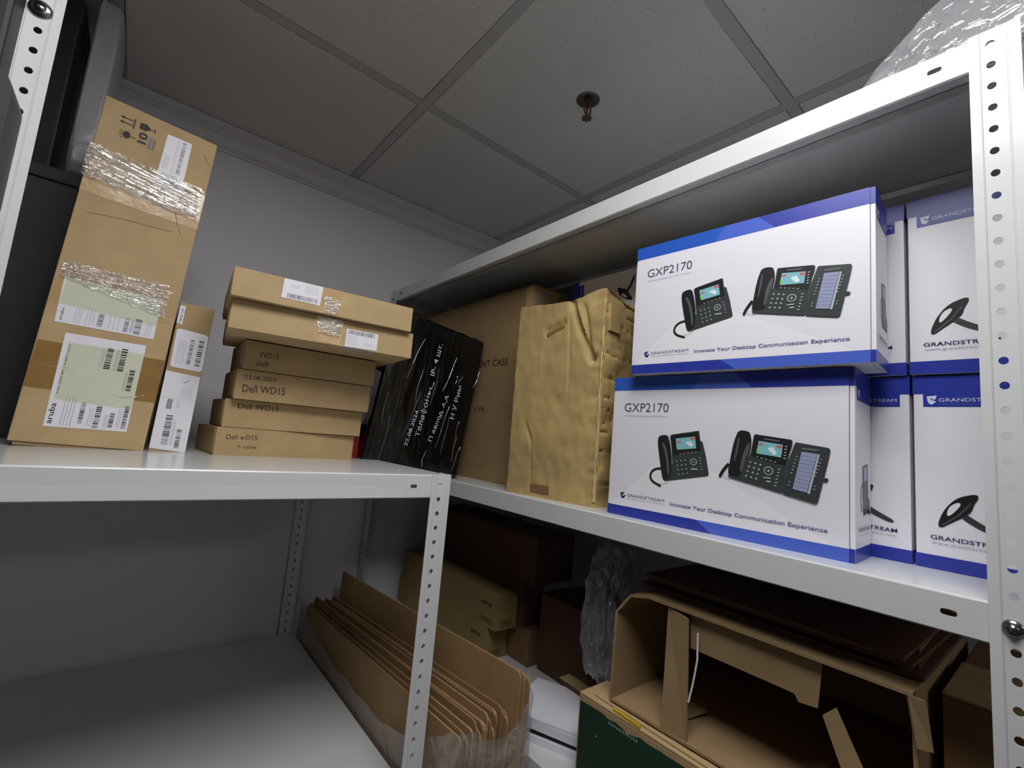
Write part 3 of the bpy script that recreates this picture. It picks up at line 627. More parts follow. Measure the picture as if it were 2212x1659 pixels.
# big plain carton with serif-like print behind
r = carton('cardboard_carton', 'big plain brown carton printed with black words, behind the black parcel', 'carton', frame(0.762, 1.455, ZR, -90), 0.575, 0.38, 0.520, KRD)
SERIF = INKBRN
p = Print(); p.text('EQUIPMENT CASE', 248, 318, 248, 19, SERIF, bold=0.01, rot=-1); p.cut('printed_words'); p.text('QTY.        P.YY.', 250, 189, 162, 13, SERIF, bold=0.01, rot=-1); p.build('printed_words', r, 'black printed words')
p = Print(O=(0.575, 0, 0), U=(0, 1, 0), V=(0, 0, 1)); p.rect(0, 440, 90, 519, BEIGETAPE); p.build('packing_tape', r)
p = Print(); p.poly([(545, 519), (574, 519), (574, 430), (550, 436)], BEIGETAPE); p.build('packing_tape', r)
vs, fs = [], []
for j in range(13):
    for i in range(31):
        s, t = i / 30, j / 12; n_ = hash_n(s * 7, t * 18, 3); vs.append((0.5755 + 0.002 + 0.004 * (1 + n_), 0.004 + 0.06 * s, 0.455 + 0.05 * t + 0.004 * hash_n(s * 9, 2, j)))
for j in range(12):
    for i in range(30): k = j * 31 + i; fs.append((k, k + 1, k + 32, k + 31))
py_obj('clear_tape', vs, fs, CLEAR, r, smooth=True)
box_obj('top_flap', (0.20, 0.574, 0.004, 0.19, 0.5205, 0.524), KRD, r, 0.0008)

# worn yellowed carton
wn, dn, hn = 0.239, 0.128, 0.424
r = root('worn_carton', 'battered yellowed carton with crumpled edge, left of the stacked phone cartons', 'carton', frame(0.679, 0.821, ZR + 0.001, -83.3, 1.1, 0.45))
bm = bmesh.new(); add_box(bm, 0, wn, 0, dn, 0, hn); bmesh.ops.subdivide_edges(bm, edges=bm.edges, cuts=84, use_grid_fill=True)
def crease(px, pz, a0, a1, wdt, dep):
    ax, az = a0; bx, bz = a1; L2 = (bx - ax) ** 2 + (bz - az) ** 2; t = max(0, min(1, ((px - ax) * (bx - ax) + (pz - az) * (bz - az)) / L2))
    d = math.hypot(px - ax - t * (bx - ax), pz - az - t * (bz - az)); return dep * math.exp(-(d / wdt) ** 2) * (0.4 + 0.6 * math.sin(math.pi * (0.15 + 0.7 * t)))
for v in bm.verts:
    x_, y_, z_ = v.co
    if y_ < 1e-4:
        d = 0.004 * hash_n(x_ * 9, z_ * 6, 1) + 0.0012 * hash_n(x_ * 60, z_ * 40, 2)
        d += crease(x_, z_, (0.150, 0.418), (0.205, 0.290), 0.007, 0.010) + crease(x_, z_, (0.205, 0.290), (0.232, 0.305), 0.005, 0.006) + crease(x_, z_, (0.185, 0.40), (0.205, 0.29), 0.005, 0.006)
        d -= crease(x_, z_, (0.168, 0.405), (0.200, 0.315), 0.005, 0.005)
        d += crease(x_, z_, (0.085, 0.357), (0.132, 0.372), 0.007, 0.007) + crease(x_, z_, (0.148, 0.39), (0.152, 0.23), 0.003, 0.0022) + crease(x_, z_, (0.045, 0.150), (0.064, 0.114), 0.004, 0.004)
        d += crease(x_, z_, (0.064, 0.11), (0.070, 0.03), 0.002, 0.002) + crease(x_, z_, (0.12, 0.205), (0.13, 0.20), 0.02, 0.005)
        if x_ > wn - 0.05: d += 0.004 * abs(hash_n(x_ * 30, z_ * 50, 7)) * (x_ - wn + 0.05) / 0.05 * 2
        v.co.y += d
    if x_ > wn - 1e-4:
        f_ = -0.0035 * (1 - min(1, abs(math.sin(z_ * 95 + 5 * hash_n(z_ * 9, 0.3, 3) + 0.8 * hash_n(z_ * 30, y_ * 25))) * 4)) + 0.005 * hash_n(z_ * 26, y_ * 24, 9) + 0.0012 * hash_n(z_ * 90, y_ * 70, 2)
        v.co.x += f_ - 0.004; v.co.z += 0.003 * hash_n(z_ * 40, y_ * 30, 11)
    if z_ > hn - 1e-4:
        v.co.z += 0.010 * math.exp(-((x_ - wn * 0.93) / 0.03) ** 2) - 0.006 * math.exp(-((x_ - wn * 0.5) / 0.06) ** 2) + 0.002 * hash_n(x_ * 60, y_ * 40) - max(0, (x_ - wn * 0.93)) * 0.5 * (y_ / dn) - 0.014 * (y_ / dn) * (x_ / wn)
    if x_ < 1e-4: v.co.x += 0.0018 * hash_n(z_ * 90, y_ * 10) + 0.001 * hash_n(z_ * 250, 3)
o = bm_obj('carton_body', bm, KRY, r, smooth=True); o.data.set_sharp_from_angle(angle=R(48))
# hand hole, torn notch, split corner tape
p = Print(base=-0.004); 
vs = []; 
bm = bmesh.new(); add_box(bm, 0.084, 0.134, -0.001, 0.010, 0.352, 0.362, 0.003, Matrix.Translation((0, 0, 0))); 
bmesh.ops.rotate(bm, cent=(0.108, 0, 0.36), matrix=Matrix.Rotation(R(-20), 3, 'Y'), verts=bm.verts); bm_obj('hand_hole', bm, kraft('dark_olive_card', srgb(128, 108, 58)), r)
box_obj('torn_notch', (0.072, 0.122, -0.0025, 0.006, 0.010, 0.0265), KRB, r, 0.001)
vs, fs = [], []
for k in range(90):
    z_ = 0.012 + (hn - 0.02) * k / 89; ed = 0.0015 + 0.006 * abs(hash_n(z_ * 45, 1)) ; cx = wn - 0.007 + 0.002 * hash_n(z_ * 30, 5)
    vs += [(cx - ed, -0.0010, z_), (cx, -0.0016 - 0.0012 * hash_n(z_ * 90, 2), z_), (cx + ed * 0.8, -0.001, z_)]
for k in range(89): b_ = k * 3; fs += [(b_, b_ + 1, b_ + 4, b_ + 3), (b_ + 1, b_ + 2, b_ + 5, b_ + 4)]
o = py_obj('torn_edge', vs, fs, kraft('pale_torn_card', srgb(206, 178, 128), 0.15), r); solidify(o, 0.0012)
box_obj('crumpled_flap', (wn - 0.006, wn + 0.0012, 0.010, 0.050, hn - 0.075, hn - 0.020), KRY, r, 0.0006, Matrix.Translation((0, 0, 0.0)))

# ---- phone cartons -------------------------------------------------
ART = {'band_top_edge':[(-1.2,221.3),(361.0,222.6)],'band_diag':[(161.4,244.0),(146.8,222.7)],'band_bot_edge':[(-1.4,16.5),(360.6,17.1)],'title':[(21.2,183.8),(107.3,184.6),(20.7,198.4)],'sub':[(23.1,174.8),(106.5,177.4),(22.9,178.0)],'logo_text':[(35.7,33.7),(107.2,37.3),(35.3,39.2)],'logo_sub':[(36.0,29.5),(107.5,32.7),(35.9,32.0)],'tag':[(117.2,31.9),(335.4,32.7),(116.9,37.2)],'logo_icon':[(22.0,39.3),(31.3,41.2),(28.7,37.8),(25.1,37.2),(32.6,35.8),(30.7,30.5),(27.2,29.9),(24.1,32.0)],'logo_icon2':[(25.9,35.6),(30.3,36.2),(28.1,33.4)],'shade':[(75.0,85.0),(167.6,90.6),(2.1,19.2),(9.9,28.6)],'shadeL':[(-1.4,16.5),(-8.4,194.0),(150.3,153.8),(73.0,114.5)],'swoosh':[(190.6,82.2),(262.7,72.8),(342.0,17.1),(206.4,17.0)],'A_hand':[(90.9,138.2),(92.8,142.8),(100.6,145.2),(107.1,145.1),(110.2,141.9),(113.4,131.2),(115.5,120.5),(118.3,99.2),(117.2,75.4),(105.1,71.0),(102.4,73.6),(98.1,92.3),(91.0,128.3)],'A_hl':[(97.5,131.3),(101.3,132.8),(107.7,122.3),(113.2,98.7),(114.4,79.8),(111.3,79.4),(108.5,100.7),(103.5,119.5)],'A_base':[(112.7,143.3),(115.5,146.3),(160.8,154.8),(162.3,153.1),(164.3,139.5),(168.2,137.3),(174.6,114.0),(179.6,89.3),(178.4,86.0),(107.0,69.6),(104.0,72.3),(118.8,99.3),(115.6,127.7)],'A_bezel':[(114.3,142.1),(116.1,145.2),(159.9,153.4),(163.6,136.0),(166.0,123.5),(119.4,111.8),(117.4,123.1)],'A_screen':[(122.8,140.3),(155.6,145.2),(158.2,126.8),(126.3,122.1)],'A_red1':[(124.8,136.1),(133.0,136.2),(131.9,133.7),(125.4,133.7)],'A_red2':[(147.3,142.3),(155.6,144.0),(156.0,140.6),(148.7,139.6)],'A_green':[(123.9,129.6),(127.2,128.6),(128.8,122.6),(126.3,122.1)],'A_white':[(139.3,134.3),(147.6,137.7),(153.9,131.8),(149.3,128.0),(144.8,131.1)],'A_nav':[(154.8,105.3)],'A_ok':[(157.0,94.0)],'B_hand':[(220.4,153.2),(222.4,156.6),(227.1,158.2),(233.3,157.7),(238.1,156.0),(240.1,151.1),(241.4,141.6),(239.5,126.5),(231.9,110.8),(227.5,91.1),(220.3,89.8),(210.2,91.2),(208.7,95.3),(211.1,110.9),(215.3,137.5)],'B_hl':[(239.0,141.4),(235.0,137.9),(228.5,121.2),(225.2,97.2),(229.3,97.7),(232.8,115.2),(238.4,128.5)],'B_hl2':[(221.9,146.7),(224.8,149.1),(222.9,131.5),(218.4,111.6),(216.4,111.4),(219.8,131.3)],'B_base':[(244.2,152.0),(246.2,153.4),(292.3,148.1),(294.5,146.2),(293.9,139.3),(289.9,126.8),(286.9,106.3),(283.4,77.8),(281.0,74.2),(210.3,87.9),(208.5,91.0),(227.3,97.5),(232.9,110.9),(240.5,126.6)],'B_bezel':[(245.1,150.8),(247.0,152.4),(291.6,147.2),(293.8,144.9),(285.5,111.8),(244.1,119.7),(241.5,124.5)],'B_screen':[(250.9,144.0),(282.6,140.4),(280.5,122.7),(248.1,125.9)],'B_red1':[(250.6,141.0),(257.8,139.8),(256.5,137.6),(250.6,138.4)],'B_red2':[(274.4,139.4),(281.9,138.3),(281.2,135.2),(275.1,135.7)],'B_green':[(248.8,133.6),(251.2,131.7),(251.0,126.2),(248.1,125.9)],'B_white':[(262.8,134.7),(270.4,136.4),(275.3,127.5),(270.7,125.0),(265.8,129.8)],'B_nav':[(264.7,102.8)],'C_body':[(296.9,142.5),(298.4,144.9),(336.8,139.7),(338.5,136.6),(335.7,121.4),(324.7,68.3),(321.7,66.0),(283.5,73.4),(282.4,76.0),(284.4,83.9),(289.3,120.7),(292.7,129.1)],'C_lcd':[(305.6,132.6),(324.0,130.9),(312.2,78.9),(295.2,81.8)],'C_bar':[(324.5,130.9),(326.8,130.2),(315.6,77.5),(312.7,78.0)],'C_foot':[(331.1,101.3),(337.4,99.6),(334.8,95.5),(329.9,96.2)],'A_keys':[(126.6,103.9),(133.7,105.3),(140.7,106.7),(128.0,96.9),(135.1,98.4),(142.1,99.8),(129.4,90.0),(136.4,91.5),(143.4,93.0),(130.8,83.1),(137.8,84.7),(144.8,86.2)],'A_side':[(164.3,112.6),(165.4,108.1),(166.5,103.7),(167.7,99.3),(168.8,94.9)],'A_soft':[(132.4,115.8),(139.0,117.0),(145.5,118.3),(151.9,119.6),(158.2,120.8)],'B_keys':[(240.3,112.9),(247.2,111.5),(253.9,110.1),(238.6,106.2),(245.4,104.8),(252.1,103.4),(236.8,99.4),(243.6,98.1),(250.4,96.8),(235.0,92.6),(241.9,91.3),(248.6,90.1)],'B_side':[(278.7,106.4),(277.7,101.8),(276.7,97.2),(275.7,92.6),(274.7,88.0),(273.7,83.5)],'B_side2':[(286.7,138.3),(286.2,134.2),(285.8,130.1),(285.3,126.0),(284.9,121.9)],'B_soft':[(249.6,121.0),(255.5,119.7),(261.4,118.4),(267.1,117.1),(272.8,115.8)],'C_l':[(299.6,125.7),(298.4,121.2),(297.3,116.7),(296.1,112.1),(295.0,107.6),(293.8,103.1)],'C_r':[(328.3,124.1),(327.0,119.7),(325.8,115.3),(324.5,110.9),(323.2,106.5),(322.0,102.1),(321.3,88.9),(320.6,84.6),(291.3,90.8),(290.6,86.3)],'A_cord':[(100.9,89.5),(89.6,88.3),(81.2,82.0),(79.0,73.1),(84.4,66.0),(92.6,62.7),(100.1,60.1)],'A_wire':[(97.8,64.3),(105.5,64.9),(111.8,67.1),(114.9,70.4)],'B_cord':[(209.5,107.6),(203.4,100.2),(199.3,93.2),(196.6,86.9)],'B_wire':[(201.2,89.7),(206.8,85.7),(212.1,86.4),(216.2,88.6)]}
def phone_front(p, W=360, H=246):
    A = ART
    p.rect(0, 0, W, H, GREYC); p.poly([(2, 17), (90, 98), (150, 112), (190, 90), (342, 17)], WHITEC)
    p.rect(0, 0, W, 16.8, BLUE2); p.poly([(0, 0), (W * 0.52, 0), (W * 0.45, 16.8), (0, 16.8)], BLUE)
    p.cut('bottom_band'); p.rect(0, 222, W, H, BLUE); p.poly([(0, 222), (0, H), (162, H), (147, 222)], BLUE3); p.poly([(147, 222), (162, H), (215, H), (240, 222)], BLUE2)
    p.cut('top_band'); p.text('GXP2170', 21, 183.5, 86.5, 15.5, DGREY); p.text('Advanced Enterprise HD IP Phone', 23, 175, 83, 2.8, LGREY)
    p.cut('model_lettering'); p.poly(A['logo_icon'], NAVY); p.poly(A['logo_icon2'], WHITEC)
    p.text('GRANDSTREAM', 35.7, 34.2, 71.5, 5.0, SLATE, rot=0.5); p.text('CONNECTING THE WORLD', 36, 29.8, 71.5, 2.2, LGREY, rot=0.5)
    p.cut('maker_logo'); p.text('Innovate Your Desktop Communication Experience', 117.5, 31.6, 218, 5.6, SLATE, bold=0.016)
    # small phone
    p.cut('slogan_lettering')
    p.stroke(sm(A['A_cord'], False), 3.6, PHB); p.stroke(sm(A['A_wire'], False), 0.6, LGREY)
    p.poly(A['A_base'], PHG); p.poly(A['A_bezel'], PHB); p.poly(sm(A['A_hand']), PHB); p.poly(sm(A['A_hl']), PHH)
    p.poly(A['A_screen'], SCR)
    for k, m in (('A_red1', SRED), ('A_red2', SRED), ('A_green', SGRN), ('A_white', SWHT)): p.poly(A[k], m)
    for q in A['A_keys']: p.disc(q[0], q[1], 1.3, KEY, 1.0, 8)
    p.lev += 1; u, v = A['A_nav'][0]; p.disc(u, v, 5.6, KEY, 5.4, 18); p.lev += 1; p.disc(u, v, 4.4, PHG, 4.2, 18); p.lev += 1; p.disc(u, v, 1.4, KEY, 1.4, 8)
    for q in A['A_side']: p.rect(q[0] - 1.4, q[1] - 0.5, q[0] + 1.4, q[1] + 0.5, KEY, False)
    for q in A['A_soft']: p.rect(q[0] - 1.5, q[1] - 0.5, q[0] + 1.5, q[1] + 0.5, KEY, False)
    p.rect(151, 93, 162, 95, KEY); p.text('GRANDSTREAM', 131, 149, 20, 1.6, KEY, rot=8)
    # phone with key module
    p.cut('phone_picture')
    p.stroke(sm(A['B_cord'], False), 4.0, PHB); p.stroke(sm(A['B_wire'], False), 0.6, LGREY); p.poly(sm(A['C_foot']), PHG)
    p.poly(A['B_base'], PHG); p.poly(A['B_bezel'], PHB); p.poly(A['C_body'], PHG); p.poly(sm(A['B_hand']), PHB); p.poly(sm(A['B_hl']), PHH); p.poly(sm(A['B_hl2']), PHH)
    p.poly(A['B_screen'], SCR)
    for k, m in (('B_red1', SRED), ('B_red2', SRED), ('B_green', SGRN), ('B_white', SWHT)): p.poly(A[k], m)
    for q in A['B_keys']: p.disc(q[0], q[1], 1.5, KEY, 1.3, 8)
    p.lev += 1; u, v = A['B_nav'][0]; p.disc(u, v, 6.2, KEY, 6.0, 18); p.lev += 1; p.disc(u, v, 5.0, PHG, 4.8, 18); p.lev += 1; p.disc(u, v, 1.6, KEY, 1.6, 8)
    for q in A['B_side'] + A['B_side2']: p.rect(q[0] - 1.5, q[1] - 0.7, q[0] + 1.5, q[1] + 0.7, KEY, False)
    for q in A['B_soft']: p.rect(q[0] - 1.7, q[1] - 0.5, q[0] + 1.7, q[1] + 0.5, KEY, False)
    p.rect(258, 92, 268, 93.6, KEY, False); p.rect(262, 87, 268, 89, KEY); p.text('GRANDSTREAM', 258, 146.5, 20, 1.7, KEY, rot=-6)
    p.poly(A['C_lcd'], LCD); p.poly(A['C_bar'], KEY)
    l0, l1, l2, l3 = A['C_lcd']
    for k in range(1, 10):
        t = k / 10; a0 = (l0[0] + (l3[0] - l0[0]) * t, l0[1] + (l3[1] - l0[1]) * t); a1 = (l1[0] + (l2[0] - l1[0]) * t, l1[1] + (l2[1] - l1[1]) * t); p.stroke([a0, a1], 0.45, LCDL, False)
    p.lev += 1
    for q in A['C_l'] + A['C_r']: p.disc(q[0], q[1], 1.1, KEY, 0.8, 6)
    p.text('GRANDSTREAM', 306, 136, 19, 1.7, KEY, rot=-3)
def phone_end(p, W=100.0, H=246, s=1.0):
    """narrow end of the carton: bands, logo tab, phone seen from the side, maker's name"""
    p.rect(0, 0, W, 17, BLUE); p.cut('bottom_band'); p.rect(0, 222, W, H, BLUE); p.rect(10.5, 205, W - 10.5, 222.5, BLUE)
    p.poly([(14, 218.5), (24, 219.5), (22.5, 214.5), (19, 214), (23.5, 211.5), (19, 207.5), (15.5, 210)], WPRINT); p.poly([(17.5, 215.5), (20.5, 216), (19, 213.2)], BLUE)
    p.cut('top_band'); p.text('GRANDSTREAM', 26, 211.5, W - 40, 4.6, WPRINT); p.text('CONNECTING THE WORLD', 26, 207.6, W - 40, 1.8, SLATE)
    p.cut('logo_lettering')
    loop = [(22.0, 53.4), (23.9, 62.9), (29.2, 76.1), (39.4, 90.1), (51.6, 95.9), (57.5, 97.2), (59.8, 95.1), (58.5, 90.2), (54.9, 84.1), (53.5, 75.8), (46.2, 68.4), (38.8, 62.6), (31.3, 56.7), (26.2, 52.2)]
    hole = [(30.3, 69.0), (33.0, 79.0), (40.5, 85.4), (44.6, 84.1), (40.3, 76.2), (32.8, 66.9)]
    stick = [(43.0, 70.6), (47.5, 73.0), (59.9, 63.8), (72.0, 57.2), (80.5, 53.0), (82.0, 49.5), (76.0, 49.0), (63.1, 54.3), (55.4, 58.4), (44.1, 66.4)]
    p.poly(sm(stick), PHG); p.poly(sm(loop), PHB); p.poly(sm(hole), WHITEC); p.stroke([(26, 55), (42, 70), (53, 86)], 1.5, PHH)
    p.cut('phone_picture'); p.text('GRANDSTREAM', 15, 36.8, W - 30, 5.0, NAVY, bold=0.008); p.text('www.grandstream.com', 16, 31.2, W - 32, 3.2, LGREY)
def phone_side(p, W=90.0, H=246):
    p.rect(0, 0, W, 17, BLUE); p.cut('bottom_band'); p.rect(0, 222, W, H, BLUE); p.rect(10.5, 205, W - 4, 222.5, BLUE)
    p.poly([(14, 218.5), (24, 219.5), (22.5, 214.5), (19, 214), (23.5, 211.5), (19, 207.5), (15.5, 210)], WPRINT)
    p.cut('top_band'); p.stroke([(36, 96), (30, 92), (29, 72), (34, 62)], 3.0, PHG); p.poly([(40, 120), (68, 124), (72, 60), (42, 56)], PHG); p.poly([(43, 117), (64, 120), (64, 102), (44, 100)], LCD); p.poly([(60, 60), (80, 56), (78, 76), (66, 80)], PHB)
    p.cut('phone_picture'); p.text('GRANDSTREAM', 15, 36.8, W - 28, 5.0, NAVY, bold=0.008); p.text('www.grandstream.com', 16, 31.2, W - 32, 3.2, LGREY)
def phone_carton(label, M, w=0.362, d=0.092, h=0.246):
    r = root('phone_carton', label, 'carton', M, 'white and blue phone cartons')
    box_obj('carton_body', (0.0, w, 0.0, d, 0, h), WHITECC, r, 0.0015)
    # side closures stand a little proud of the front sleeve
    for x0_, x1_ in ((-0.0045, 0.0), (w, w + 0.006)):
        bm = bmesh.new(); add_box(bm, x0_, x1_, 0.0015, d - 0.001, 0.0, h, 0.0012); s_ = bm_obj('end_closure', bm, WHITECC, r)
        q = Print(O=(x0_ if x0_ < 0 else x1_, 0, 0), U=(1, 0, 0), V=(0, 0, 1))
    p = Print(); phone_front(p, w * 1000, h * 1000); p.build('phone_picture', r, 'printed desk phone with a key module')
    # coloured bands wrap over the closure edges
    p = Print(O=(w, 0.0015, 0)); p.rect(0.4, 0, 5.8, 17, BLUE); p.cut('bottom_band'); p.rect(0.4, 222, 5.8, 246, BLUE); p.build('top_band', r)
    p = Print(O=(-0.0045, 0.0015, 0)); p.rect(0.2, 0, 4.4, 17, BLUE); p.cut('bottom_band'); p.rect(0.2, 222, 4.4, 246, BLUE3); p.build('top_band', r)
    p = Print(O=(w + 0.006, 0.002, 0), U=(0, 1, 0), V=(0, 0, 1)); phone_side(p, d * 1000 - 4); p.build('maker_lettering', r)
    p = Print(O=(0, 0, 0), base=0.0002); p.rect(w * 1000 - 0.8, 0, w * 1000 + 0.5, 246, NAVY); p.build('seam', r)
    return r
WHITECC = mat('white_carton_board', srgb(233, 232, 240), 0.35)
p1 = phone_carton('lower front phone carton lying lengthwise at the rack edge', frame(0.6915, 0.541, ZR + 0.0005, -87.0), 0.358)
p2 = phone_carton('upper front phone carton on top of the lower one, turned slightly outward', frame(0.6720, 0.492, ZR + 0.2485, -86.0) @ Matrix.Scale(0.938, 4), 0.358)
def end_carton(label, M, W=0.100, H=0.246, D=0.36):
    r = root('phone_carton', label, 'carton', M, 'white and blue phone cartons')
    box_obj('carton_body', (0.0007, W - 0.0007, 0, D, 0, H), WHITECC, r, 0.0015)
    p = Print(); phone_end(p, W * 1000); p.build('maker_lettering', r)
    box_obj('tuck_flap', (0.0025, W - 0.0025, 0.003, 0.03, H, H + 0.0008), BLUE, r, 0.0003)
    p = Print(O=(W - 0.0007, 0, 0), U=(0, 1, 0), V=(0, 0, 1)); p.rect(0, 0, 360, 17, BLUE); p.cut('bottom_band'); p.rect(0, 222, 360, 246, BLUE); p.build('top_band', r)
    return r
end_carton('end-on phone carton in the lower row, partly behind the lower front one', frame(0.806, 0.2395, ZR + 0.0005, -90.5))
end_carton('end-on phone carton in the lower row, next to the near post', frame(0.805, 0.1365, ZR + 0.0005, -89.5), 0.101)
end_carton('end-on phone carton in the upper row, mostly behind the upper front one', frame(0.800, 0.2425, ZR + 0.2485, -89.5), 0.101, 0.241)
end_carton('end-on phone carton in the upper row, next to the near post', frame(0.800, 0.1385, ZR + 0.2485, -89.0), 0.101, 0.246)
# phone carton lying on its side at the back
r = carton('cardboard_carton', 'plain brown carton hidden behind the battered one, carrying a phone carton', 'carton', frame(0.875, 0.862, ZR, -90), 0.29, 0.28, 0.432, KRD)
box_obj('top_flap', (0.004, 0.286, 0.002, 0.14, 0.432, 0.4345), KRD, r, 0.0006)
M = Matrix(((0, 1, 0, 0.85), (0, 0, 1, 0.581), (1, 0, 0, 0.3215), (0, 0, 0, 1)))
end_carton('phone carton lying on its side high at the back, above the battered carton', M, 0.100)

# ---- top of the right rack
lump('bubble_wrap', 'crumpled clear bubble wrap heaped on top of the right rack', 'bubble wrap', (0.822, -0.080, 0.500), (0.140, 0.325, 0.300), BUBBLE, 8, 6, 0.075, 7.0, flat=-0.0135, pw=0.6, taper=2.55)

# ================================================================ right rack, lower shelf
# toner cartons, end nearest
def toner(label, M, w, d, h, m=None, printed=True):
    r = carton('toner_carton', label, 'carton', M, w, d, h, m or KRX, 'toner cartons on the lower shelf', 0.0015)
    if printed:
        p = Print(); W = w * 1000; H = h * 1000
        p.text('xerox', W - 70, H * 0.62, 50, 12, INKBRN, bold=0.03); p.fine(W - 72, 9, W - 16, 24, INKBRN, 4, False, 1.6); p.fine(W - 200, H * 0.35, W - 120, H * 0.7, KRB, 4, False, 1.4); p.rect(W - 90, 2, W - 89, H - 2, KRB)
        p.build('printed_words', r)
        p = Print(O=(w, 0, 0), U=(0, 1, 0), V=(0, 0, 1)); p.stroke([(14, 8), (56, 8), (56, 22), (14, 22), (14, 8)], 0.8, INKBRN); p.fine(16, 9, 54, 21, INKBRN, 3, False, 1.6); p.fine(16, 58, 52, 68, KRB, 2); p.build('end_print', r)
    return r
toner('upper toner carton with black maker name, lengthwise behind the cardboard sheets', frame(0.800, 1.480, ZR2 + 0.0865, -90), 0.516, 0.070, 0.0857)
toner('lower toner carton beneath the upper one', frame(0.800, 1.500, ZR2 + 0.0005, -90), 0.500, 0.075, 0.0857)
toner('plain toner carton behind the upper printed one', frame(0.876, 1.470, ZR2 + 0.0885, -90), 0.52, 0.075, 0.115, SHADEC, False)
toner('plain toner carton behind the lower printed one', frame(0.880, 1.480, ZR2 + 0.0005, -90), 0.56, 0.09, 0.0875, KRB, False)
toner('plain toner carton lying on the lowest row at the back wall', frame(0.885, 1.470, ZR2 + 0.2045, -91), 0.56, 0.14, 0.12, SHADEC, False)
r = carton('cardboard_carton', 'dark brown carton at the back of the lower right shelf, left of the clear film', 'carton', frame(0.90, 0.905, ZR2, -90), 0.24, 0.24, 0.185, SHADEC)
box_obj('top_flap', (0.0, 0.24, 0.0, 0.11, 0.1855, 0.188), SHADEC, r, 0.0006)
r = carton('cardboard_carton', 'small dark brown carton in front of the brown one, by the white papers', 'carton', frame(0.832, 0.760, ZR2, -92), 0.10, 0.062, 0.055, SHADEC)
box_obj('top_flap', (-0.001, 0.101, -0.001, 0.03, 0.0555, 0.0575), KRM, r, 0.0005)
# white papers
r = root('paper_stack', 'stack of white papers lying on the lower shelf left of the green box', 'paper', frame(0.667, 0.745, ZR2, -67))
PAP = mat('white_paper', srgb(226, 226, 238), 0.6)
for k, (dx, dy, rz, z0_, z1_, m) in enumerate(((0.0, 0.0, 0, 0.0, 0.014, PAP), (0.004, 0.004, 1.5, 0.0142, 0.024, BLACKP), (-0.002, 0.002, -1.0, 0.0242, 0.040, PAP), (0.002, 0.0, 0.6, 0.0402, 0.045, PAP))):
    box_obj('paper_sheets' if m is PAP else 'folder', (0, 0.210, 0, 0.150, z0_, z1_), m, r, 0.0006, Matrix.Translation((dx, dy, 0)) @ Matrix.Rotation(R(rz), 4, 'Z'))

# green carton and the open brown carton on it
r = root('green_carton', 'dark green printed carton with torn kraft rim, under the open brown one', 'carton', frame(0.686, 0.577, ZR2, -90.5))
box_obj('carton_body', (0, 0.46, 0, 0.36, 0, 0.142), KRM, r, 0.002)
p = Print(base=0.0004); ed = [(3, 3), (457, 3)]; top_ = []
for k in range(60): u = 457 - 454 * k / 59; top_.append((u, 134 - 3.5 * abs(hash_n(u * 0.13, 1)) - (6 if 60 < u < 120 else 0) * abs(hash_n(u * 0.5, 4)) * 2))
p.poly(ed + top_, GREEN)
for k in range(14): p.stroke([(66 + k * 4.2, 124), (67 + k * 4.2, 128 + 3 * hash_n(k, 2))], 1.2, WPRINT, False)
p.rect(40, 92, 44, 93.5, WPRINT); p.build('front_print', r, 'dark green printed panel')
p = Print(O=(0, 0.36, 0), U=(0, -1, 0), V=(0, 0, 1)); p.rect(3, 3, 357, 136, GREEN); p.build('side_print', r)
bm = bmesh.new(); add_box(bm, 0.0, 0.46, 0.0, 0.075, 0.1425, 0.1455, 0.0008); bm_obj('top_flap', bm, KR, r)
bm = bmesh.new(); add_box(bm, 0.004, 0.455, 0.0, 0.05, 0.1460, 0.1490, 0.0008, Matrix.Translation((0.02, 0.012, 0)) @ Matrix.Rotation(R(-1.6), 4, 'Z')); bm_obj('top_flap', bm, KR, r)
bm = bmesh.new(); add_box(bm, 0.070, 0.125, 0.008, 0.012, 0.1465, 0.1500, 0.0004, Matrix.Rotation(R(-4), 4, 'Z')); bm_obj('yellow_strip', bm, YEL, r)
ZG = ZR2 + 0.150
r = root('open_carton', 'open brown carton lying on its side with torn flaps, on the green box', 'carton', Matrix.Translation((0.70, 0.523, ZG)))
# outline in (y, z) local, extruded along x
OL = [(0.0, 0.0), (-0.002, 0.148), (-0.030, 0.183), (-0.064, 0.191), (-0.400, 0.190), (-0.403, 0.0)]
def panel(name, a_, b_, dx=0.38, t=0.004, x0=0.0, m=OPENC):
    d = Vector((b_[0] - a_[0], b_[1] - a_[1])); nrm = Vector((d.y, -d.x)).normalized() * t
    if nrm.dot(Vector((-0.2 - (a_[0] + b_[0]) / 2, 0.095 - (a_[1] + b_[1]) / 2))) < 0: nrm = -nrm
    nx = 14; vs, fs = [], []
    for xx in (0, 1):
        for k in range(nx + 1):
            f_ = k / nx; y_ = a_[0] + d.x * f_; z_ = a_[1] + d.y * f_; jag = 0.0016 * hash_n(y_ * 160 + z_ * 120, 2) if xx == 0 else 0
            vs += [(x0 + xx * dx + jag, y_, z_), (x0 + xx * dx + jag, y_ + nrm.x, z_ + nrm.y)]
    n2 = (nx + 1) * 2
    for k in range(nx):
        i = k * 2; fs += [(i, i + 2, i + 3, i + 1), (i, i + n2, i + n2 + 2, i + 2), (i + 1, i + 3, i + n2 + 3, i + n2 + 1), (i + n2, i + n2 + 1, i + n2 + 3, i + n2 + 2)]
    bm = bmesh.new(); bv = [bm.verts.new(v) for v in vs]
    for f in fs: bm.faces.new([bv[k] for k in f])
    return bm_obj(name, bm, m, r)
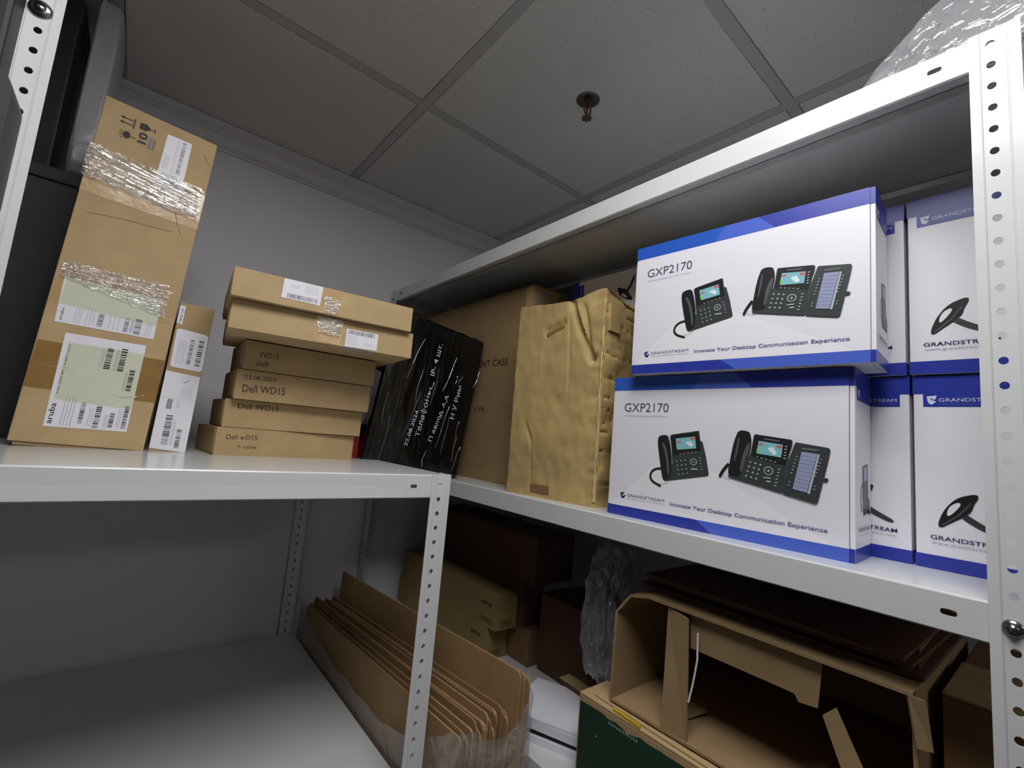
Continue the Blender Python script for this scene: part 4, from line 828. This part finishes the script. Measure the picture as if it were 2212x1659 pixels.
panel('side_panel', OL[0], OL[1]); panel('corner_panel', OL[1], OL[2]); panel('corner_panel', OL[2], OL[3]); panel('top_panel', OL[3], OL[4]); panel('side_panel', OL[4], OL[5], x0=0.012); panel('bottom_panel', (-0.002, 0.002), (-0.401, 0.002), m=OPENC)
box_obj('back_panel', (0.376, 0.380, -0.401, -0.004, 0.002, 0.186), OPENC, r, 0.0005)
def plate(name, pts, t, m, label=None):
    """flat piece of card between 3-D points (convex order), thickened"""
    bm = bmesh.new(); bm.faces.new([bm.verts.new(Vector(q) - Vector((0.70, 0.523, ZG))) for q in pts]); o = bm_obj(name, bm, m, r); solidify(o, t, 0)
    if label: o['label'] = label
    return o
plate('torn_flap', [(0.706, 0.423, -0.240), (0.700, 0.385, -0.246), (0.704, 0.383, -0.425), (0.702, 0.425, -0.424)], 0.003, OPENC, 'upright torn flap across the opening')
plate('hanging_flap', [(0.714, 0.389, -0.238), (0.714, 0.212, -0.238)] + [(0.715, 0.3894, -0.259), (0.715, 0.215, -0.2496), (0.715, 0.2176, -0.298), (0.715, 0.239, -0.3003), (0.715, 0.244, -0.2924), (0.715, 0.2696, -0.2918), (0.715, 0.388, -0.291)][2:], 0.003, OPENC, 'flap hanging down inside the opening')
plate('loose_flap', [(0.708, 0.2104, -0.3005), (0.708, 0.1965, -0.2858), (0.708, 0.1704, -0.3385), (0.708, 0.155, -0.3707), (0.708, 0.1726, -0.3857), (0.708, 0.191, -0.3498)], 0.003, OPENC, 'loose flap sticking up at the lower right of the opening')
plate('edge_flap', [(0.700, 0.128, -0.238), (0.706, 0.114, -0.240), (0.716, 0.110, -0.292), (0.704, 0.122, -0.290)], 0.004, OPENC)
plate('floor_flap', [(0.702, 0.50, -0.4195), (0.80, 0.46, -0.410), (0.80, 0.40, -0.412), (0.702, 0.425, -0.4195)], 0.002, OPENC)
bm = bmesh.new(); q = [(0.704, 0.372, -0.262), (0.703, 0.371, -0.300), (0.702, 0.376, -0.335), (0.700, 0.381, -0.362)]
for p0, p1 in zip(q[:-1], q[1:]): cyl(bm, Vector(p0) - Vector((0.70, 0.523, ZG)), Vector(p1) - Vector((0.70, 0.523, ZG)), 0.0014, seg=8)
bm_obj('white_string', bm, PAP, r)
p = Print(O=(0.09, -0.09, 0.191), U=(0, -1, 0), V=(1, 0, 0)); p.poly([(30, 0), (75, 2), (74, 34), (29, 32)], PAPER); p.build('label', r)
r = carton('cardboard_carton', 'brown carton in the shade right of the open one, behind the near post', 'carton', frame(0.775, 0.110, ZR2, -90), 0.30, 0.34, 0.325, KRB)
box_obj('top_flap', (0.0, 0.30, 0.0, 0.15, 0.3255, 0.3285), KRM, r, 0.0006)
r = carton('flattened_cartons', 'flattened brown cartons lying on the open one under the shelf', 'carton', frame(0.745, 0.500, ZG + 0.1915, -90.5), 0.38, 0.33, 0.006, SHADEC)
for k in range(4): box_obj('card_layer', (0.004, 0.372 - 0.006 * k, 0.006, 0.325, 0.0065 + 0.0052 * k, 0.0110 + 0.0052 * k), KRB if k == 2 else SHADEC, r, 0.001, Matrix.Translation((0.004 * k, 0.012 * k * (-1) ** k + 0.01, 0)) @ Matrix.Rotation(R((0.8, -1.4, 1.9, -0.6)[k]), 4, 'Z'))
# clear film bundle left of the open carton
lump('plastic_film_bundle', 'crumpled clear plastic film stuffed upright beside the open carton', 'plastic film', (0.815, 0.612, -0.335), (0.062, 0.046, 0.128), BAG2, 21, 6, 0.24, 2.8)

# ================================================================ cardboard sheets between the racks
def sheet(xf, xb, yf, yb, ztf, ztb, lean, name_label, m, k):
    t = 0.0034; zb = FLOOR + 0.001; M = Matrix.Translation((xf, yf, zb))
    L = math.hypot(xb - xf, yb - yf); d = Vector(((xb - xf) / L, (yb - yf) / L, 0)); n_ = Vector((d.y, -d.x, 0))
    vs, fs = [], []; hF, hB = ztf - zb, ztb - zb; N = 10; c = 0.010
    prof = [(0, 0), (L, 0), (L, hB - c), (L - c * 0.3, hB - c * 0.3), (L - c, hB), (c, hF), (c * 0.3, hF - c * 0.3), (0, hF - c)]
    for s_ in (0, 1):
        for (u, z) in prof: q = d * u + n_ * (s_ * t) + Vector((lean * z, 0, z)); vs.append(q)
    m_ = len(prof); fs = [tuple(range(m_)), tuple(range(2 * m_ - 1, m_ - 1, -1))] + [(i, (i + 1) % m_, m_ + (i + 1) % m_, m_ + i) for i in range(m_)]
    bm = bmesh.new(); bv = [bm.verts.new(v) for v in vs]
    for f in fs: bm.faces.new([bv[q] for q in f])
    o = bm_obj('cardboard_sheet', bm, m, None, M); tag(o, name_label, 'cardboard', 'cardboard sheets standing between the racks'); return o
NS = 22; SH = [kraft('sheet_card', srgb(170, 138, 100)), kraft('sheet_card_dark', srgb(150, 120, 84))]
rn = random.Random(11)
for k in range(NS):
    t = k / (NS - 1); xf = 0.498 + 0.118 * t; xb = 0.482 + 0.085 * t; yf = 0.664 + 0.020 * t + rn.uniform(-0.006, 0.006)
    zt = -0.497 + 0.013 * rn.uniform(-1, 1) + (0.008 if k % 4 == 1 else 0)
    lab = 'short cardboard sheet in the wrapped pack standing between the racks' if 0 < k < NS - 1 else ('leftmost short cardboard sheet, facing the empty lower shelf' if k == 0 else 'short cardboard sheet nearest the tall ones')
    sheet(xf, xb, yf, 1.44 + rn.uniform(-0.01, 0.01), zt, zt - 0.028, 0.0, lab, SH[k % 2], k)
for k, (xf, xb, yf, zf, zb_, lab) in enumerate(((0.628, 0.580, 0.672, -0.424, -0.444, 'tallest cardboard sheet, its broad face showing above the pack'), (0.636, 0.590, 0.668, -0.428, -0.450, 'second tall cardboard sheet right behind the tallest one'), (0.6445, 0.600, 0.664, -0.436, -0.460, 'rightmost tall cardboard sheet against the right rack'))):
    sheet(xf, xb, yf, 1.46, zf, zb_, 0.0, lab, SH[0], k)
# cloudy plastic bag pulled up round the pack
path = [(0.474, 1.50, -0.535), (0.4765, 1.30, -0.570), (0.4775, 1.10, -0.585), (0.4775, 0.95, -0.580), (0.480, 0.82, -0.560), (0.482, 0.72, -0.515), (0.486, 0.665, -0.482), (0.500, 0.648, -0.476), (0.545, 0.640, -0.500), (0.600, 0.643, -0.492), (0.640, 0.652, -0.462), (0.652, 0.668, -0.455), (0.654, 0.74, -0.462), (0.653, 0.90, -0.50)]
def cat(ps, t):
    n = len(ps) - 1; i = min(int(t * n), n - 1); f = t * n - i; p0, p1, p2, p3 = ps[max(i - 1, 0)], ps[i], ps[i + 1], ps[min(i + 2, n)]
    return tuple(0.5 * (2 * p1[k] + (p2[k] - p0[k]) * f + (2 * p0[k] - 5 * p1[k] + 4 * p2[k] - p3[k]) * f * f + (3 * p1[k] - p0[k] - 3 * p2[k] + p3[k]) * f ** 3) for k in range(len(p0)))
NU, NV = 170, 50; vs, fs = [], []
for i in range(NU + 1):
    t = i / NU; q = cat(path, t); q2 = cat(path, min(t + 0.004, 1)); q0 = cat(path, max(t - 0.004, 0)); tx, ty = q2[0] - q0[0], q2[1] - q0[1]; l_ = math.hypot(tx, ty); nx_, ny_ = ty / l_, -tx / l_
    for j in range(NV + 1):
        s = j / NV; z = q[2] + 0.012 * hash_n(t * 22, 3) * (1 - s) - s * 0.42
        dd = 0.0032 * hash_n(t * 40, s * 14, 1) + 0.0035 * hash_n(t * 14, s * 22 + t * 9, 4)
        if q[1] > 0.80: dd = -abs(dd) * 0.5
        vs.append((q[0] - nx_ * dd, q[1] - ny_ * dd, z))
for i in range(NU):
    for j in range(NV): k = i * (NV + 1) + j; fs.append((k, k + 1, k + NV + 2, k + NV + 1))
tag(py_obj('plastic_bag', vs, fs, BAG, None, smooth=True), 'cloudy clear plastic bag wrapped round the pack of cardboard sheets', 'bag')
